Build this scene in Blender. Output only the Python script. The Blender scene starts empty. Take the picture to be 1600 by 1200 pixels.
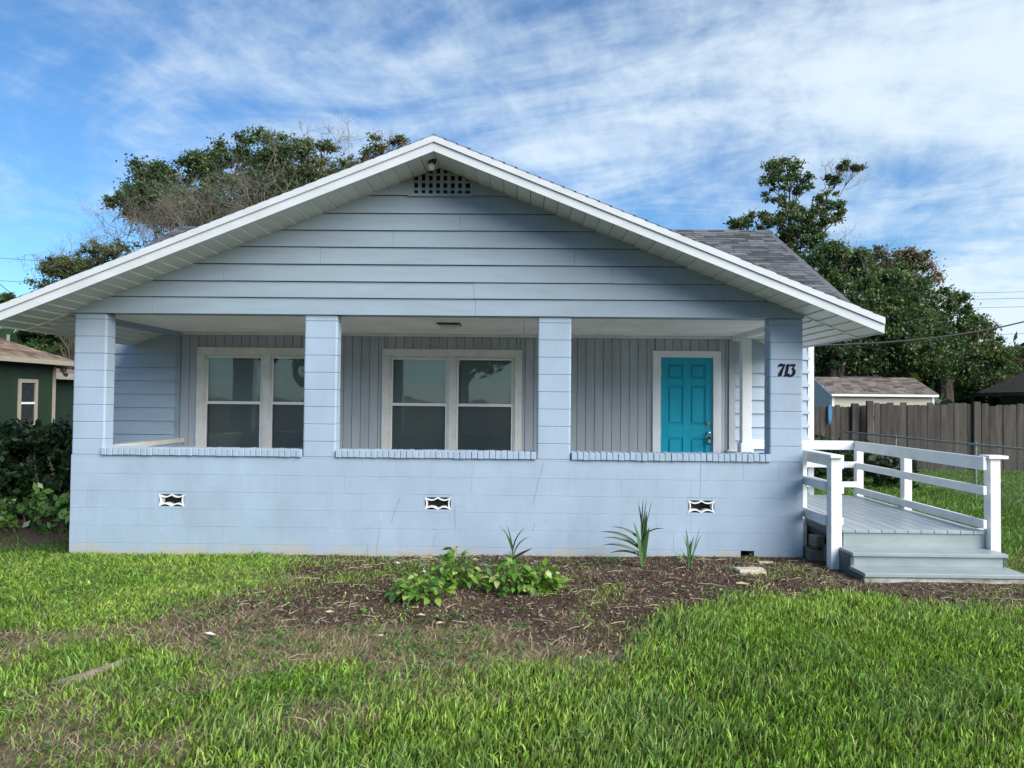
import bpy, bmesh, math, random
import numpy as np
from mathutils import Matrix, Vector
random.seed(7)
RNG = np.random.default_rng(11)
S = bpy.context.scene
COL = S.collection

# ------------------------------------------------------------------ camera
FPX = 1120.0
YAW, PITCH, ROLL = -0.0143, 0.0225, 0.0100
CAMP = np.array([0.0, -8.428, 1.881])
def cam_axes():
    cy, sy, cp, sp = math.cos(YAW), math.sin(YAW), math.cos(PITCH), math.sin(PITCH)
    f = np.array([sy*cp, cy*cp, sp]); r = np.array([cy, -sy, 0.0]); u = np.cross(r, f)
    cr, sr = math.cos(ROLL), math.sin(ROLL)
    return cr*r + sr*u, -sr*r + cr*u, f
CR, CU, CF = cam_axes()
cam = bpy.data.cameras.new('camera'); camo = bpy.data.objects.new('camera', cam); COL.objects.link(camo)
camo.matrix_world = Matrix(((CR[0], CU[0], -CF[0], CAMP[0]), (CR[1], CU[1], -CF[1], CAMP[1]), (CR[2], CU[2], -CF[2], CAMP[2]), (0, 0, 0, 1)))
cam.sensor_width = 36.0; cam.lens = FPX/1600*36.0; cam.clip_end = 3000; cam.clip_start = 0.05
S.camera = camo
def at(px, py, axis, val):
    d = CF + (px-800)/FPX*CR - (py-600)/FPX*CU
    t = (val-CAMP[axis])/d[axis]
    return CAMP + t*d

# ------------------------------------------------------------------ sky and sun
SUN_EL, SUN_AZ = math.radians(33), math.radians(135)       # azimuth from +Y towards +X
w = bpy.data.worlds.new('World'); S.world = w; w.use_nodes = True
nt = w.node_tree; nt.nodes.clear()
def N(tree, kind, **kw):
    n = tree.nodes.new(kind)
    for k, v in kw.items(): setattr(n, k, v)
    return n
def build_world():
    L = nt.links.new
    out = N(nt, 'ShaderNodeOutputWorld'); bg = N(nt, 'ShaderNodeBackground'); L(bg.outputs[0], out.inputs[0])
    sky = N(nt, 'ShaderNodeTexSky', sky_type='NISHITA', sun_disc=False)
    sky.sun_elevation = SUN_EL; sky.sun_rotation = SUN_AZ
    sky.air_density = 1.0; sky.dust_density = 0.3; sky.ozone_density = 3.0
    tc = N(nt, 'ShaderNodeTexCoord'); sep = N(nt, 'ShaderNodeSeparateXYZ'); L(tc.outputs['Generated'], sep.inputs[0])
    def M(op, a, b=None, c=None):
        n = N(nt, 'ShaderNodeMath', operation=op)
        for i, v in enumerate((a, b, c)):
            if v is None: continue
            if isinstance(v, (int, float)): n.inputs[i].default_value = v
            else: L(v, n.inputs[i])
        return n.outputs[0]
    z = M('MAXIMUM', sep.outputs[2], 0.0)
    den = M('ADD', z, 0.18)
    cx = M('DIVIDE', sep.outputs[0], den); cy = M('DIVIDE', sep.outputs[1], den)
    # cirrus: streaks drawn out along one wind direction
    a = math.radians(-20)
    u = M('ADD', M('MULTIPLY', cx, math.cos(a)), M('MULTIPLY', cy, math.sin(a)))
    v = M('SUBTRACT', M('MULTIPLY', cy, math.cos(a)), M('MULTIPLY', cx, math.sin(a)))
    def noise(us, vs, off, scale, detail, rough, dist=0.0):
        cb = N(nt, 'ShaderNodeCombineXYZ'); L(M('MULTIPLY', u, us), cb.inputs[0]); L(M('MULTIPLY', v, vs), cb.inputs[1]); cb.inputs[2].default_value = off
        n = N(nt, 'ShaderNodeTexNoise'); L(cb.outputs[0], n.inputs['Vector'])
        n.inputs['Scale'].default_value = scale; n.inputs['Detail'].default_value = detail; n.inputs['Roughness'].default_value = rough; n.inputs['Distortion'].default_value = dist
        return n.outputs['Fac']
    big = noise(0.55, 1.0, CLOUD[0], 1.0, 3, 0.5, 0.3)
    fine = noise(0.62, 1.2, CLOUD[1], 2.3, 10, 0.64, 0.9)
    rip = noise(2.2, 1.2, CLOUD[2], 5.0, 6, 0.6, 0.3)
    cov = M('ADD', M('ADD', M('MULTIPLY', big, 1.5), M('MULTIPLY', fine, 1.0)), M('MULTIPLY', rip, 0.5))
    cov = M('ADD', cov, M('MULTIPLY', sep.outputs[0], 0.50))
    mr = N(nt, 'ShaderNodeMapRange'); mr.interpolation_type = 'SMOOTHSTEP'; L(cov, mr.inputs[0])
    mr.inputs[1].default_value = 1.26; mr.inputs[2].default_value = 2.0
    fac = M('MULTIPLY', mr.outputs[0], 0.9)
    # cloud light follows the sky's own brightness
    cl = N(nt, 'ShaderNodeMix', data_type='RGBA'); L(fac, cl.inputs[0])
    tint = N(nt, 'ShaderNodeMix', data_type='RGBA', blend_type='MULTIPLY'); tint.inputs[0].default_value = 1.0
    L(sky.outputs[0], tint.inputs[6]); tint.inputs[7].default_value = SKYTINT
    L(tint.outputs[2], cl.inputs[6]); cl.inputs[7].default_value = CLOUDCOL
    L(cl.outputs[2], bg.inputs[0]); bg.inputs[1].default_value = 0.078
CLOUD = (33.0, 1.1, 6.6); SKYTINT = (0.55, 0.82, 1.0, 1); CLOUDCOL = (4.9, 5.7, 6.3, 1)
build_world()
sl = bpy.data.lights.new('sun', 'SUN'); so = bpy.data.objects.new('sun', sl); COL.objects.link(so)
sl.energy = 2.6; sl.angle = math.radians(52); sl.color = (1.0, 0.96, 0.90)
sd = Vector((math.sin(SUN_AZ)*math.cos(SUN_EL), math.cos(SUN_AZ)*math.cos(SUN_EL), math.sin(SUN_EL)))
so.rotation_euler = sd.to_track_quat('Z', 'Y').to_euler(); so.location = (20, -10, 20)
S.view_settings.view_transform = 'Standard'; S.view_settings.look = 'None'
S.view_settings.exposure = 1.15; S.view_settings.gamma = 1.0; S.view_settings.use_curve_mapping = False
S.render.engine = 'CYCLES'
S.cycles.max_bounces = 8; S.cycles.diffuse_bounces = 5; S.cycles.glossy_bounces = 3; S.cycles.transparent_max_bounces = 8; S.cycles.transmission_bounces = 3
try:
    S.cycles.use_denoising = True
except Exception: pass

# ------------------------------------------------------------------ helpers
def lin(r, g, b):
    f = lambda c: (c/255/12.92) if c/255 <= 0.04045 else ((c/255+0.055)/1.055)**2.4
    return (f(r), f(g), f(b))
MATS = {}
def mat(name, col, rough=0.6, var=0.12, scale=6.0, stretch=(1, 1, 1), bump=0.15, bscale=None, bdist=0.003, spec=0.4, stain=None, rnd=0.0, col2=None, detail=6, streak=None):
    """painted / natural surface: noise-varied base colour (world position), fine bump; stain = (colour, z_low, z_high, amount)"""
    m = bpy.data.materials.new(name); m.use_nodes = True; t = m.node_tree; L = t.links.new
    p = t.nodes['Principled BSDF']; p.inputs['Roughness'].default_value = rough
    p.inputs['Specular IOR Level'].default_value = spec
    geo = N(t, 'ShaderNodeNewGeometry'); mp = N(t, 'ShaderNodeMapping'); mp.inputs['Scale'].default_value = stretch
    L(geo.outputs['Position'], mp.inputs[0])
    n = N(t, 'ShaderNodeTexNoise'); L(mp.outputs[0], n.inputs['Vector']); n.inputs['Scale'].default_value = scale; n.inputs['Detail'].default_value = detail; n.inputs['Roughness'].default_value = 0.6
    r = N(t, 'ShaderNodeMapRange'); L(n.outputs['Fac'], r.inputs[0]); r.inputs[1].default_value = 0.3; r.inputs[2].default_value = 0.7
    mx = N(t, 'ShaderNodeMix', data_type='RGBA'); L(r.outputs[0], mx.inputs[0])
    lo = tuple(c*(1-var) for c in col); hi = tuple(min(1, c*(1+var)) for c in col)
    if col2: lo, hi = col, col2
    mx.inputs[6].default_value = (*lo, 1); mx.inputs[7].default_value = (*hi, 1)
    c = mx.outputs[2]
    if rnd:
        oi = N(t, 'ShaderNodeObjectInfo'); rr = N(t, 'ShaderNodeMapRange'); L(oi.outputs['Random'], rr.inputs[0]); rr.inputs[3].default_value = 1-rnd; rr.inputs[4].default_value = 1+rnd
        vm = N(t, 'ShaderNodeVectorMath', operation='SCALE'); L(c, vm.inputs[0]); L(rr.outputs[0], vm.inputs['Scale']); c = vm.outputs[0]
    if streak:
        kcol, kamt, kst = streak
        km = N(t, 'ShaderNodeMapping'); km.inputs['Scale'].default_value = kst; L(geo.outputs['Position'], km.inputs[0])
        kn = N(t, 'ShaderNodeTexNoise'); L(km.outputs[0], kn.inputs['Vector']); kn.inputs['Scale'].default_value = 1.0; kn.inputs['Detail'].default_value = 10; kn.inputs['Roughness'].default_value = 0.72
        kr = N(t, 'ShaderNodeMapRange'); L(kn.outputs['Fac'], kr.inputs[0]); kr.inputs[1].default_value = 0.47; kr.inputs[2].default_value = 0.78; kr.inputs[4].default_value = kamt
        k2 = N(t, 'ShaderNodeMix', data_type='RGBA'); L(kr.outputs[0], k2.inputs[0]); L(c, k2.inputs[6]); k2.inputs[7].default_value = (*kcol, 1); c = k2.outputs[2]
    if stain:
        scol, z0, z1, amt = stain
        sx = N(t, 'ShaderNodeSeparateXYZ'); L(geo.outputs['Position'], sx.inputs[0])
        sn = N(t, 'ShaderNodeTexNoise'); L(geo.outputs['Position'], sn.inputs['Vector']); sn.inputs['Scale'].default_value = 3.5; sn.inputs['Detail'].default_value = 8; sn.inputs['Roughness'].default_value = 0.7
        a1 = N(t, 'ShaderNodeMapRange'); L(sx.outputs[2], a1.inputs[0]); a1.inputs[1].default_value = z0; a1.inputs[2].default_value = z1; a1.inputs[3].default_value = 0.25; a1.inputs[4].default_value = -0.35
        ad = N(t, 'ShaderNodeMath', operation='ADD'); L(sn.outputs['Fac'], ad.inputs[0]); L(a1.outputs[0], ad.inputs[1])
        a2 = N(t, 'ShaderNodeMapRange'); L(ad.outputs[0], a2.inputs[0]); a2.inputs[1].default_value = 0.47; a2.inputs[2].default_value = 0.8; a2.inputs[4].default_value = amt
        m2 = N(t, 'ShaderNodeMix', data_type='RGBA'); L(a2.outputs[0], m2.inputs[0]); L(c, m2.inputs[6]); m2.inputs[7].default_value = (*scol, 1); c = m2.outputs[2]
    L(c, p.inputs['Base Color'])
    if bump:
        b = N(t, 'ShaderNodeBump'); b.inputs['Strength'].default_value = bump; b.inputs['Distance'].default_value = bdist
        n2 = N(t, 'ShaderNodeTexNoise'); L(mp.outputs[0], n2.inputs['Vector']); n2.inputs['Scale'].default_value = bscale or scale*8; n2.inputs['Detail'].default_value = 4
        L(n2.outputs['Fac'], b.inputs['Height']); L(b.outputs[0], p.inputs['Normal'])
    MATS[name] = m
    return m
def leafmat(name, rough=0.5, trans=0.3, spec=0.35):
    """colour from the per-leaf attribute; thin leaves let some light through"""
    m = bpy.data.materials.new(name); m.use_nodes = True; t = m.node_tree; L = t.links.new
    p = t.nodes['Principled BSDF']; p.inputs['Roughness'].default_value = rough; p.inputs['Specular IOR Level'].default_value = spec
    a = N(t, 'ShaderNodeAttribute', attribute_name='col'); L(a.outputs['Color'], p.inputs['Base Color'])
    tr = N(t, 'ShaderNodeBsdfTranslucent'); vm = N(t, 'ShaderNodeVectorMath', operation='MULTIPLY'); L(a.outputs['Color'], vm.inputs[0]); vm.inputs[1].default_value = (1.2, 1.25, 0.6); L(vm.outputs[0], tr.inputs['Color'])
    mx = N(t, 'ShaderNodeMixShader'); mx.inputs[0].default_value = trans; L(p.outputs[0], mx.inputs[1]); L(tr.outputs[0], mx.inputs[2])
    L(mx.outputs[0], t.nodes['Material Output'].inputs[0])
    MATS[name] = m; return m
def glassmat(name, tint=(0.75, 0.8, 0.78), refl=1.0, rough=0.02):
    m = bpy.data.materials.new(name); m.use_nodes = True; t = m.node_tree; t.nodes.clear(); L = t.links.new
    o = N(t, 'ShaderNodeOutputMaterial'); tr = N(t, 'ShaderNodeBsdfTransparent'); tr.inputs[0].default_value = (*tint, 1)
    g = N(t, 'ShaderNodeBsdfGlossy'); g.inputs['Roughness'].default_value = rough; g.inputs[0].default_value = (refl, refl, refl, 1)
    n = N(t, 'ShaderNodeTexNoise'); n.inputs['Scale'].default_value = 1.6; b = N(t, 'ShaderNodeBump'); b.inputs['Strength'].default_value = 0.06; b.inputs['Distance'].default_value = 0.05
    geo = N(t, 'ShaderNodeNewGeometry'); L(geo.outputs['Position'], n.inputs['Vector']); L(n.outputs[0], b.inputs['Height']); L(b.outputs[0], g.inputs['Normal'])
    fr = N(t, 'ShaderNodeFresnel'); fr.inputs[0].default_value = 1.85
    mx = N(t, 'ShaderNodeMixShader'); L(fr.outputs[0], mx.inputs[0]); L(tr.outputs[0], mx.inputs[1]); L(g.outputs[0], mx.inputs[2]); L(mx.outputs[0], o.inputs[0])
    MATS[name] = m; return m
def screenmat(name):
    m = bpy.data.materials.new(name); m.use_nodes = True; t = m.node_tree; t.nodes.clear(); L = t.links.new
    o = N(t, 'ShaderNodeOutputMaterial'); tr = N(t, 'ShaderNodeBsdfTransparent'); d = N(t, 'ShaderNodeBsdfDiffuse'); d.inputs[0].default_value = (0.07, 0.08, 0.082, 1)
    mx = N(t, 'ShaderNodeMixShader'); mx.inputs[0].default_value = 0.34; L(tr.outputs[0], mx.inputs[1]); L(d.outputs[0], mx.inputs[2]); L(mx.outputs[0], o.inputs[0])
    MATS[name] = m; return m

class MB:
    def __init__(s): s.v = []; s.f = []
    def quad(s, *pts):
        n = len(s.v); s.v += [tuple(p) for p in pts]; s.f.append(tuple(range(n, n+len(pts)))); return s
    def box(s, x0, x1, y0, y1, z0, z1):
        n = len(s.v)
        s.v += [(x, y, z) for z in (z0, z1) for y in (y0, y1) for x in (x0, x1)]
        for f in ((0, 2, 3, 1), (4, 5, 7, 6), (0, 1, 5, 4), (2, 6, 7, 3), (0, 4, 6, 2), (1, 3, 7, 5)): s.f.append(tuple(n+i for i in f))
        return s
    def prism(s, poly, axis, a, b):
        """extrude a 2-D polygon: axis 1 -> poly is (x,z) extruded over y; axis 0 -> (y,z) over x; axis 2 -> (x,y) over z"""
        mk = {1: lambda p, q: (p[0], q, p[1]), 0: lambda p, q: (q, p[0], p[1]), 2: lambda p, q: (p[0], p[1], q)}[axis]
        n = len(s.v); k = len(poly)
        s.v += [mk(p, a) for p in poly] + [mk(p, b) for p in poly]
        s.f.append(tuple(range(n, n+k))); s.f.append(tuple(reversed(range(n+k, n+2*k))))
        for i in range(k): j = (i+1) % k; s.f.append((n+i, n+k+i, n+k+j, n+j))
        return s
    def tube(s, pts, radii, sides=6, cap=True):
        pts = [np.array(p, float) for p in pts]
        if not hasattr(radii, '__len__'): radii = [radii]*len(pts)
        n0 = len(s.v)
        for i, p in enumerate(pts):
            d = pts[min(i+1, len(pts)-1)] - pts[max(i-1, 0)]; d = d/(np.linalg.norm(d)+1e-9)
            a = np.cross(d, (0, 0, 1) if abs(d[2]) < 0.9 else (1, 0, 0)); a /= np.linalg.norm(a); b = np.cross(d, a)
            for k in range(sides):
                t = 2*math.pi*k/sides; s.v.append(tuple(p + radii[i]*(math.cos(t)*a + math.sin(t)*b)))
        for i in range(len(pts)-1):
            for k in range(sides):
                q = (k+1) % sides; s.f.append((n0+i*sides+k, n0+i*sides+q, n0+(i+1)*sides+q, n0+(i+1)*sides+k))
        if cap:
            s.f.append(tuple(n0+k for k in reversed(range(sides)))); s.f.append(tuple(n0+(len(pts)-1)*sides+k for k in range(sides)))
        return s
    def mesh(s, name, m=None, fix=True, bevel=0, smooth=False):
        me = bpy.data.meshes.new(name); me.from_pydata(s.v, [], s.f)
        if fix or bevel:
            bm = bmesh.new(); bm.from_mesh(me)
            bmesh.ops.recalc_face_normals(bm, faces=bm.faces)
            if bevel: bmesh.ops.bevel(bm, geom=list(bm.edges), offset=bevel, segments=2 if bevel > 0.012 else 1, affect='EDGES', profile=0.5)
            bm.to_mesh(me); bm.free()
        if smooth:
            for p in me.polygons: p.use_smooth = True
        if m: me.materials.append(MATS[m] if isinstance(m, str) else m)
        me.update(); return me
def add(name, me, parent=None, loc=(0, 0, 0), rot=(0, 0, 0), scale=(1, 1, 1), **props):
    o = bpy.data.objects.new(name, me); COL.objects.link(o); o.parent = parent
    o.location = loc; o.rotation_euler = rot; o.scale = scale
    for k, v in props.items(): o[k] = v
    return o
def thing(name, label, cat, loc=(0, 0, 0), group=None, **kw):
    o = add(name, None, None, loc, **kw); o['label'] = label; o['category'] = cat
    if group: o['group'] = group
    return o
def part(name, mb, m, parent, bevel=0, smooth=False, **props):
    return add(name, mb.mesh(name, m, bevel=bevel, smooth=smooth), parent, **props)
def fast_mesh(name, co, tris, m, cols=None, quads=None, smooth=False):
    """numpy mesh: co (n,3), tris (k,3) or quads (k,4)"""
    me = bpy.data.meshes.new(name); fa = tris if quads is None else quads; k = fa.shape[1]
    me.vertices.add(len(co)); me.vertices.foreach_set('co', np.ascontiguousarray(co, np.float32).ravel())
    me.loops.add(fa.size); me.loops.foreach_set('vertex_index', np.ascontiguousarray(fa, np.int32).ravel())
    me.polygons.add(len(fa)); me.polygons.foreach_set('loop_start', np.arange(0, fa.size, k, dtype=np.int32))
    try: me.polygons.foreach_set('loop_total', np.full(len(fa), k, np.int32))
    except Exception: pass
    if cols is not None:
        at_ = me.attributes.new('col', 'FLOAT_COLOR', 'POINT'); c4 = np.ones((len(co), 4), np.float32); c4[:, :3] = cols; at_.data.foreach_set('color', c4.ravel())
    me.update(calc_edges=True); me.validate()
    if smooth: me.polygons.foreach_set('use_smooth', np.ones(len(fa), bool))
    me.materials.append(MATS[m]); return me

# value noise for the ground
_H = np.random.default_rng(5).random((256, 256))
def vnoise(x, y, s):
    x = np.asarray(x, float)*s + 61.3; y = np.asarray(y, float)*s + 37.7
    xi = np.floor(x).astype(int); yi = np.floor(y).astype(int); fx = x-xi; fy = y-yi
    fx = fx*fx*(3-2*fx); fy = fy*fy*(3-2*fy)
    g = lambda a, b: _H[a % 256, b % 256]
    return (g(xi, yi)*(1-fx)+g(xi+1, yi)*fx)*(1-fy) + (g(xi, yi+1)*(1-fx)+g(xi+1, yi+1)*fx)*fy
def fbm(x, y, s): return 0.5*vnoise(x, y, s) + 0.3*vnoise(x, y, s*2.3) + 0.2*vnoise(x, y, s*5.1)
def gz(x, y):
    x = np.asarray(x, float); y = np.asarray(y, float)
    g = np.clip(0.0125*(x+5.3), 0, 0.12)
    near = np.clip(1-np.hypot(x, y+2)/40, 0, 1)
    return g*near + (fbm(x, y, 0.9)-0.5)*0.05*near - 0.004
def gpt(px, py):
    p = at(px, py, 2, 0.06)
    for _ in range(3): p = at(px, py, 2, float(gz(p[0], p[1])))
    return p

# ------------------------------------------------------------------ materials
mat('wall_paint', (0.345, 0.438, 0.545), 0.55, var=0.085, scale=1.7, bump=0.65, bscale=90, bdist=0.004, stain=((0.44, 0.40, 0.32), 0.03, 0.34, 0.85), detail=9, streak=((0.24, 0.29, 0.32), 0.36, (2.6, 2.6, 0.9)))
mat('siding_paint', (0.272, 0.345, 0.405), 0.55, streak=((0.19, 0.22, 0.23), 0.40, (1.0, 3, 6)), var=0.08, scale=1.5, stretch=(0.5, 1, 3), bump=0.25, bscale=30, bdist=0.002)
mat('lap_paint', (0.385, 0.470, 0.560), 0.55, streak=((0.26, 0.30, 0.33), 0.35, (1.0, 3, 6)), var=0.08, scale=1.5, stretch=(0.5, 1, 3), bump=0.25, bscale=30, bdist=0.002)
mat('moss_grey', (0.15, 0.16, 0.12), 0.95, var=0.2, bump=0)
mat('shed_gable_lightened', (0.74, 0.68, 0.56), 0.7, var=0.05, bump=0.1)  # shed siding lightened and warmed in colour to offset blue shade on this end
mat('plank_paint', (0.375, 0.410, 0.440), 0.6, streak=((0.24, 0.25, 0.25), 0.4, (5, 3, 0.8)), var=0.08, scale=2.0, stretch=(2, 1, 0.4), bump=0.3, bscale=30, bdist=0.002, rnd=0.04)
mat('white_paint', (0.76, 0.775, 0.78), 0.5, var=0.05, scale=3.0, bump=0.15, bscale=40, bdist=0.002)
mat('trim_paint', (0.70, 0.695, 0.65), 0.5, streak=((0.40, 0.37, 0.31), 0.5, (4, 4, 4)), var=0.08, scale=5.0, bump=0.2, bscale=40, bdist=0.002)
mat('rail_paint', (0.80, 0.81, 0.82), 0.5, streak=((0.50, 0.47, 0.42), 0.45, (5, 2.0, 5)), var=0.07, scale=5.0, stretch=(1, 1, 1), bump=0.3, bscale=25, bdist=0.003, stain=((0.33, 0.30, 0.25), 0.02, 0.2, 0.5))
mat('soffit_vinyl', (0.68, 0.68, 0.62), 0.45, streak=((0.36, 0.35, 0.29), 0.45, (2, 2, 2)), var=0.05, scale=4.0, bump=0.05, rnd=0.035)
mat('ceiling_paint', (0.84, 0.82, 0.75), 0.7, var=0.10, scale=1.6, bump=0.2, bscale=20, bdist=0.003)
mat('fascia_white', (0.60, 0.63, 0.65), 0.4, streak=((0.42, 0.42, 0.39), 0.4, (2.5, 3, 5)), var=0.05, scale=2.0, stretch=(1, 1, 4), bump=0.05)
mat('teal_paint', (0.004, 0.330, 0.460), 0.35, var=0.06, scale=4.0, bump=0.1, bscale=30, bdist=0.001)
mat('deck_paint', (0.315, 0.365, 0.395), 0.42, streak=((0.47, 0.49, 0.50), 0.55, (9, 1.2, 3)), var=0.12, scale=3.0, stretch=(6, 0.5, 2), bump=0.3, bscale=14, bdist=0.002, rnd=0.05)
mat('step_paint', (0.29, 0.345, 0.35), 0.42, streak=((0.44, 0.47, 0.46), 0.5, (2.2, 6, 5)), var=0.10, scale=3.0, bump=0.2, bscale=30, bdist=0.002)
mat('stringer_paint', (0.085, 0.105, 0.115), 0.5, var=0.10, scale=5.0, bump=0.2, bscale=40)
mat('worn_white', (0.62, 0.62, 0.59), 0.7, col2=(0.20, 0.18, 0.15), scale=7.0, stretch=(1, 1, 3), bump=0.3)
mat('shingle_grey', (0.085, 0.090, 0.098), 0.95, col2=(0.150, 0.155, 0.165), scale=6, bump=0.6, bscale=220, bdist=0.004, spec=0.15)
mat('shingle_brown', (0.150, 0.105, 0.075), 0.95, col2=(0.25, 0.185, 0.14), scale=5, bump=0.6, bscale=200, bdist=0.004, spec=0.15)
mat('shingle_taupe', (0.13, 0.105, 0.09), 0.95, col2=(0.20, 0.17, 0.15), scale=5, bump=0.6, bscale=200, bdist=0.004, spec=0.15)
mat('shingle_dark', (0.035, 0.031, 0.028), 0.95, col2=(0.06, 0.052, 0.046), scale=5, bump=0.5, bscale=200, spec=0.15)
mat('dark_void', (0.03, 0.028, 0.025), 0.9, var=0.3, scale=8, bump=0)
mat('vent_white', (0.80, 0.82, 0.84), 0.5, var=0.04, bump=0.1)
mat('metal_dark', (0.03, 0.03, 0.035), 0.35, var=0.1, bump=0)
mat('brass', (0.50, 0.38, 0.16), 0.25, var=0.1, bump=0); MATS['brass'].node_tree.nodes['Principled BSDF'].inputs['Metallic'].default_value = 1
mat('steel', (0.55, 0.56, 0.58), 0.3, var=0.1, bump=0); MATS['steel'].node_tree.nodes['Principled BSDF'].inputs['Metallic'].default_value = 1
mat('number_black', (0.006, 0.006, 0.012), 0.6, var=0.1, bump=0, spec=0.15)
mat('milk_glass', (0.80, 0.80, 0.76), 0.2, var=0.02, bump=0)
mat('green_siding', (0.014, 0.032, 0.019), 0.6, var=0.12, scale=3, stretch=(1, 1, 0.4), bump=0.2)
mat('tan_trim', (0.32, 0.29, 0.235), 0.6, var=0.10, scale=5, bump=0.2)
mat('fence_wood', (0.038, 0.034, 0.029), 0.9, col2=(0.090, 0.080, 0.068), scale=3.5, stretch=(3, 3, 0.35), bump=0.5, bscale=16, bdist=0.004, rnd=0.22)
mat('shed_siding', (0.50, 0.46, 0.38), 0.7, var=0.06, bump=0.1)
mat('galvanised', (0.22, 0.23, 0.22), 0.45, var=0.15, bump=0)
mat('bark', (0.085, 0.070, 0.055), 0.95, var=0.35, scale=3, stretch=(3, 3, 0.7), bump=0.8, bscale=14, bdist=0.03)
mat('dead_bark', (0.165, 0.145, 0.125), 0.95, var=0.25, scale=4, bump=0.3)
mat('stone_pale', (0.52, 0.46, 0.36), 0.9, var=0.18, scale=9, bump=0.6, bdist=0.01)
mat('paper', (0.80, 0.80, 0.80), 0.8, var=0.06, bump=0)
mat('dry_leaf', (0.52, 0.45, 0.26), 0.8, var=0.2, scale=20, bump=0.2)
mat('root_wood', (0.24, 0.20, 0.16), 0.95, var=0.35, scale=12, stretch=(1, 1, 1), bump=0.8, bdist=0.01)
mat('dry_stalk', (0.45, 0.38, 0.26), 0.9, var=0.25, scale=15, bump=0.2)
mat('blind_white', (0.82, 0.88, 0.84), 0.7, var=0.05, bump=0)
mat('room_paint', (0.30, 0.30, 0.28), 0.9, var=0.05, bump=0)
mat('wire_black', (0.015, 0.015, 0.015), 0.6, var=0.1, bump=0)
mat('crack_dark', (0.20, 0.23, 0.27), 0.9, var=0.3, bump=0)
mat('asphalt', (0.05, 0.05, 0.052), 0.9, var=0.15, scale=12, bump=0.5)
mat('concrete', (0.58, 0.58, 0.57), 0.9, var=0.15, scale=5, bump=0.4)
mat('scrap_wood', (0.20, 0.17, 0.13), 0.9, var=0.3, scale=7, bump=0.4)
mat('blue_plastic', (0.05, 0.21, 0.38), 0.4, var=0.05, bump=0)
glassmat('glass'); screenmat('insect_screen')
leafmat('grass_blade', 0.5, 0.25, 0.35); leafmat('tree_leaf', 0.5, 0.25); leafmat('plant_leaf', 0.3, 0.25, 0.5); leafmat('chip', 0.95, 0.0, 0.1)

# ------------------------------------------------------------------ ground zones
def zone(pts): return np.array([gpt(*p)[:2] for p in pts])
def inside(poly, x, y):
    r = np.zeros(x.shape, bool); n = len(poly); j = n-1
    for i in range(n):
        xi, yi = poly[i]; xj, yj = poly[j]
        c = ((yi > y) != (yj > y)) & (x < (xj-xi)*(y-yi)/(yj-yi+1e-12)+xi); r ^= c; j = i
    return r
Z_LAWN = zone([(520, 1400), (560, 1130), (690, 1085), (800, 1040), (1020, 1018), (985, 975), (1130, 937), (1330, 936), (1500, 948), (1640, 962), (2400, 1010), (2400, 1400)])
Z_LEFT = zone([(-500, 850), (425, 850), (440, 885), (430, 905), (345, 945), (290, 965), (200, 980), (-500, 1000)])
Z_LOWL = zone([(-500, 1040), (210, 1008), (350, 1030), (560, 1035), (700, 1075), (600, 1130), (540, 1400), (-700, 1400)])
Z_MULCH = zone([(400, 855), (1253, 855), (1310, 890), (1600, 910), (1750, 925), (1700, 960), (1500, 950), (1330, 940), (1130, 940), (960, 975), (1020, 1018), (900, 1020), (780, 985), (600, 975), (470, 985), (330, 990), (380, 950), (470, 905)])
Z_THATCH = zone([(260, 1000), (470, 975), (640, 965), (900, 985), (1010, 1020), (860, 1045), (690, 1080), (520, 1040), (330, 1040)])
Z_BEDL = zone([(-500, 800), (108, 800), (108, 862), (-500, 875)])
def masks(x, y):
    """grass density 0..1, grass kind (0 upright lawn, 1 low broad), mulch 0..1, thatch 0..1"""
    jx = x + (fbm(x, y, 1.6)-0.5)*1.1 + (fbm(x+9, y, 6.0)-.5)*.45; jy = y + (fbm(x+40, y, 1.6)-0.5)*0.8 + (fbm(x+70, y, 6.0)-.5)*.45
    lawn = inside(Z_LAWN, jx, jy); left = inside(Z_LEFT, jx, jy); low = inside(Z_LOWL, jx, jy); mul = inside(Z_MULCH, jx, jy); th = inside(Z_THATCH, jx, jy); bed = inside(Z_BEDL, jx, jy)
    n = fbm(x+11, y+5, 1.5); n2 = fbm(x-7, y+23, 4.0)
    d = np.full(x.shape, 0.55); kind = np.ones(x.shape)
    d = np.where(mul, np.clip((n-0.56)*1.9+(n2-0.5)*1.0, 0, 0.34), d)
    d = np.where(bed, np.clip((n2-0.6)*2, 0, 0.3), d)
    d = np.where(th, np.clip(0.03+(n-0.53)*1.1+(n2-.5)*.3, 0.006, 0.20), d)
    d = np.where(left, np.clip(1.0-np.clip((n2-0.54)*6, 0, 1)*0.85, 0, 1), d)
    d = np.where(low, np.clip(0.85-np.clip((n-0.50)*6, 0, 1)*0.75, 0, 1), d)
    d = np.where(~(mul | bed | th | left | low | lawn) & (y < 0.3), np.clip(.07+(n-.52)*1.5, .015, .3), d)
    d = np.where(lawn, np.clip(1.0-np.clip((n2-0.68)*6, 0, 1)*0.6, 0, 1), d); kind = np.where(lawn, 0, kind)
    kind = np.where(low & (n2 > 0.47), 0, kind)
    far = (y > 0.6)
    d = np.where(far & ~bed, 0.8, d); kind = np.where(far, 0, kind)
    mulch = (mul | bed).astype(float); thatch = np.where(th, 1.0, 0.0)
    thatch = np.where(low, np.clip((n-0.47)*6, 0, 0.9), thatch); thatch = np.where(left, np.clip((n-0.56)*6, 0, 0.7), thatch)
    thatch = np.where(~(mul | bed | th | left | low | lawn) & (y < 0.3), .7, thatch); thatch = np.where(mul, np.clip((n2-.5)*2, 0, .4), thatch)
    return d, kind, mulch*(~lawn), thatch

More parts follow.
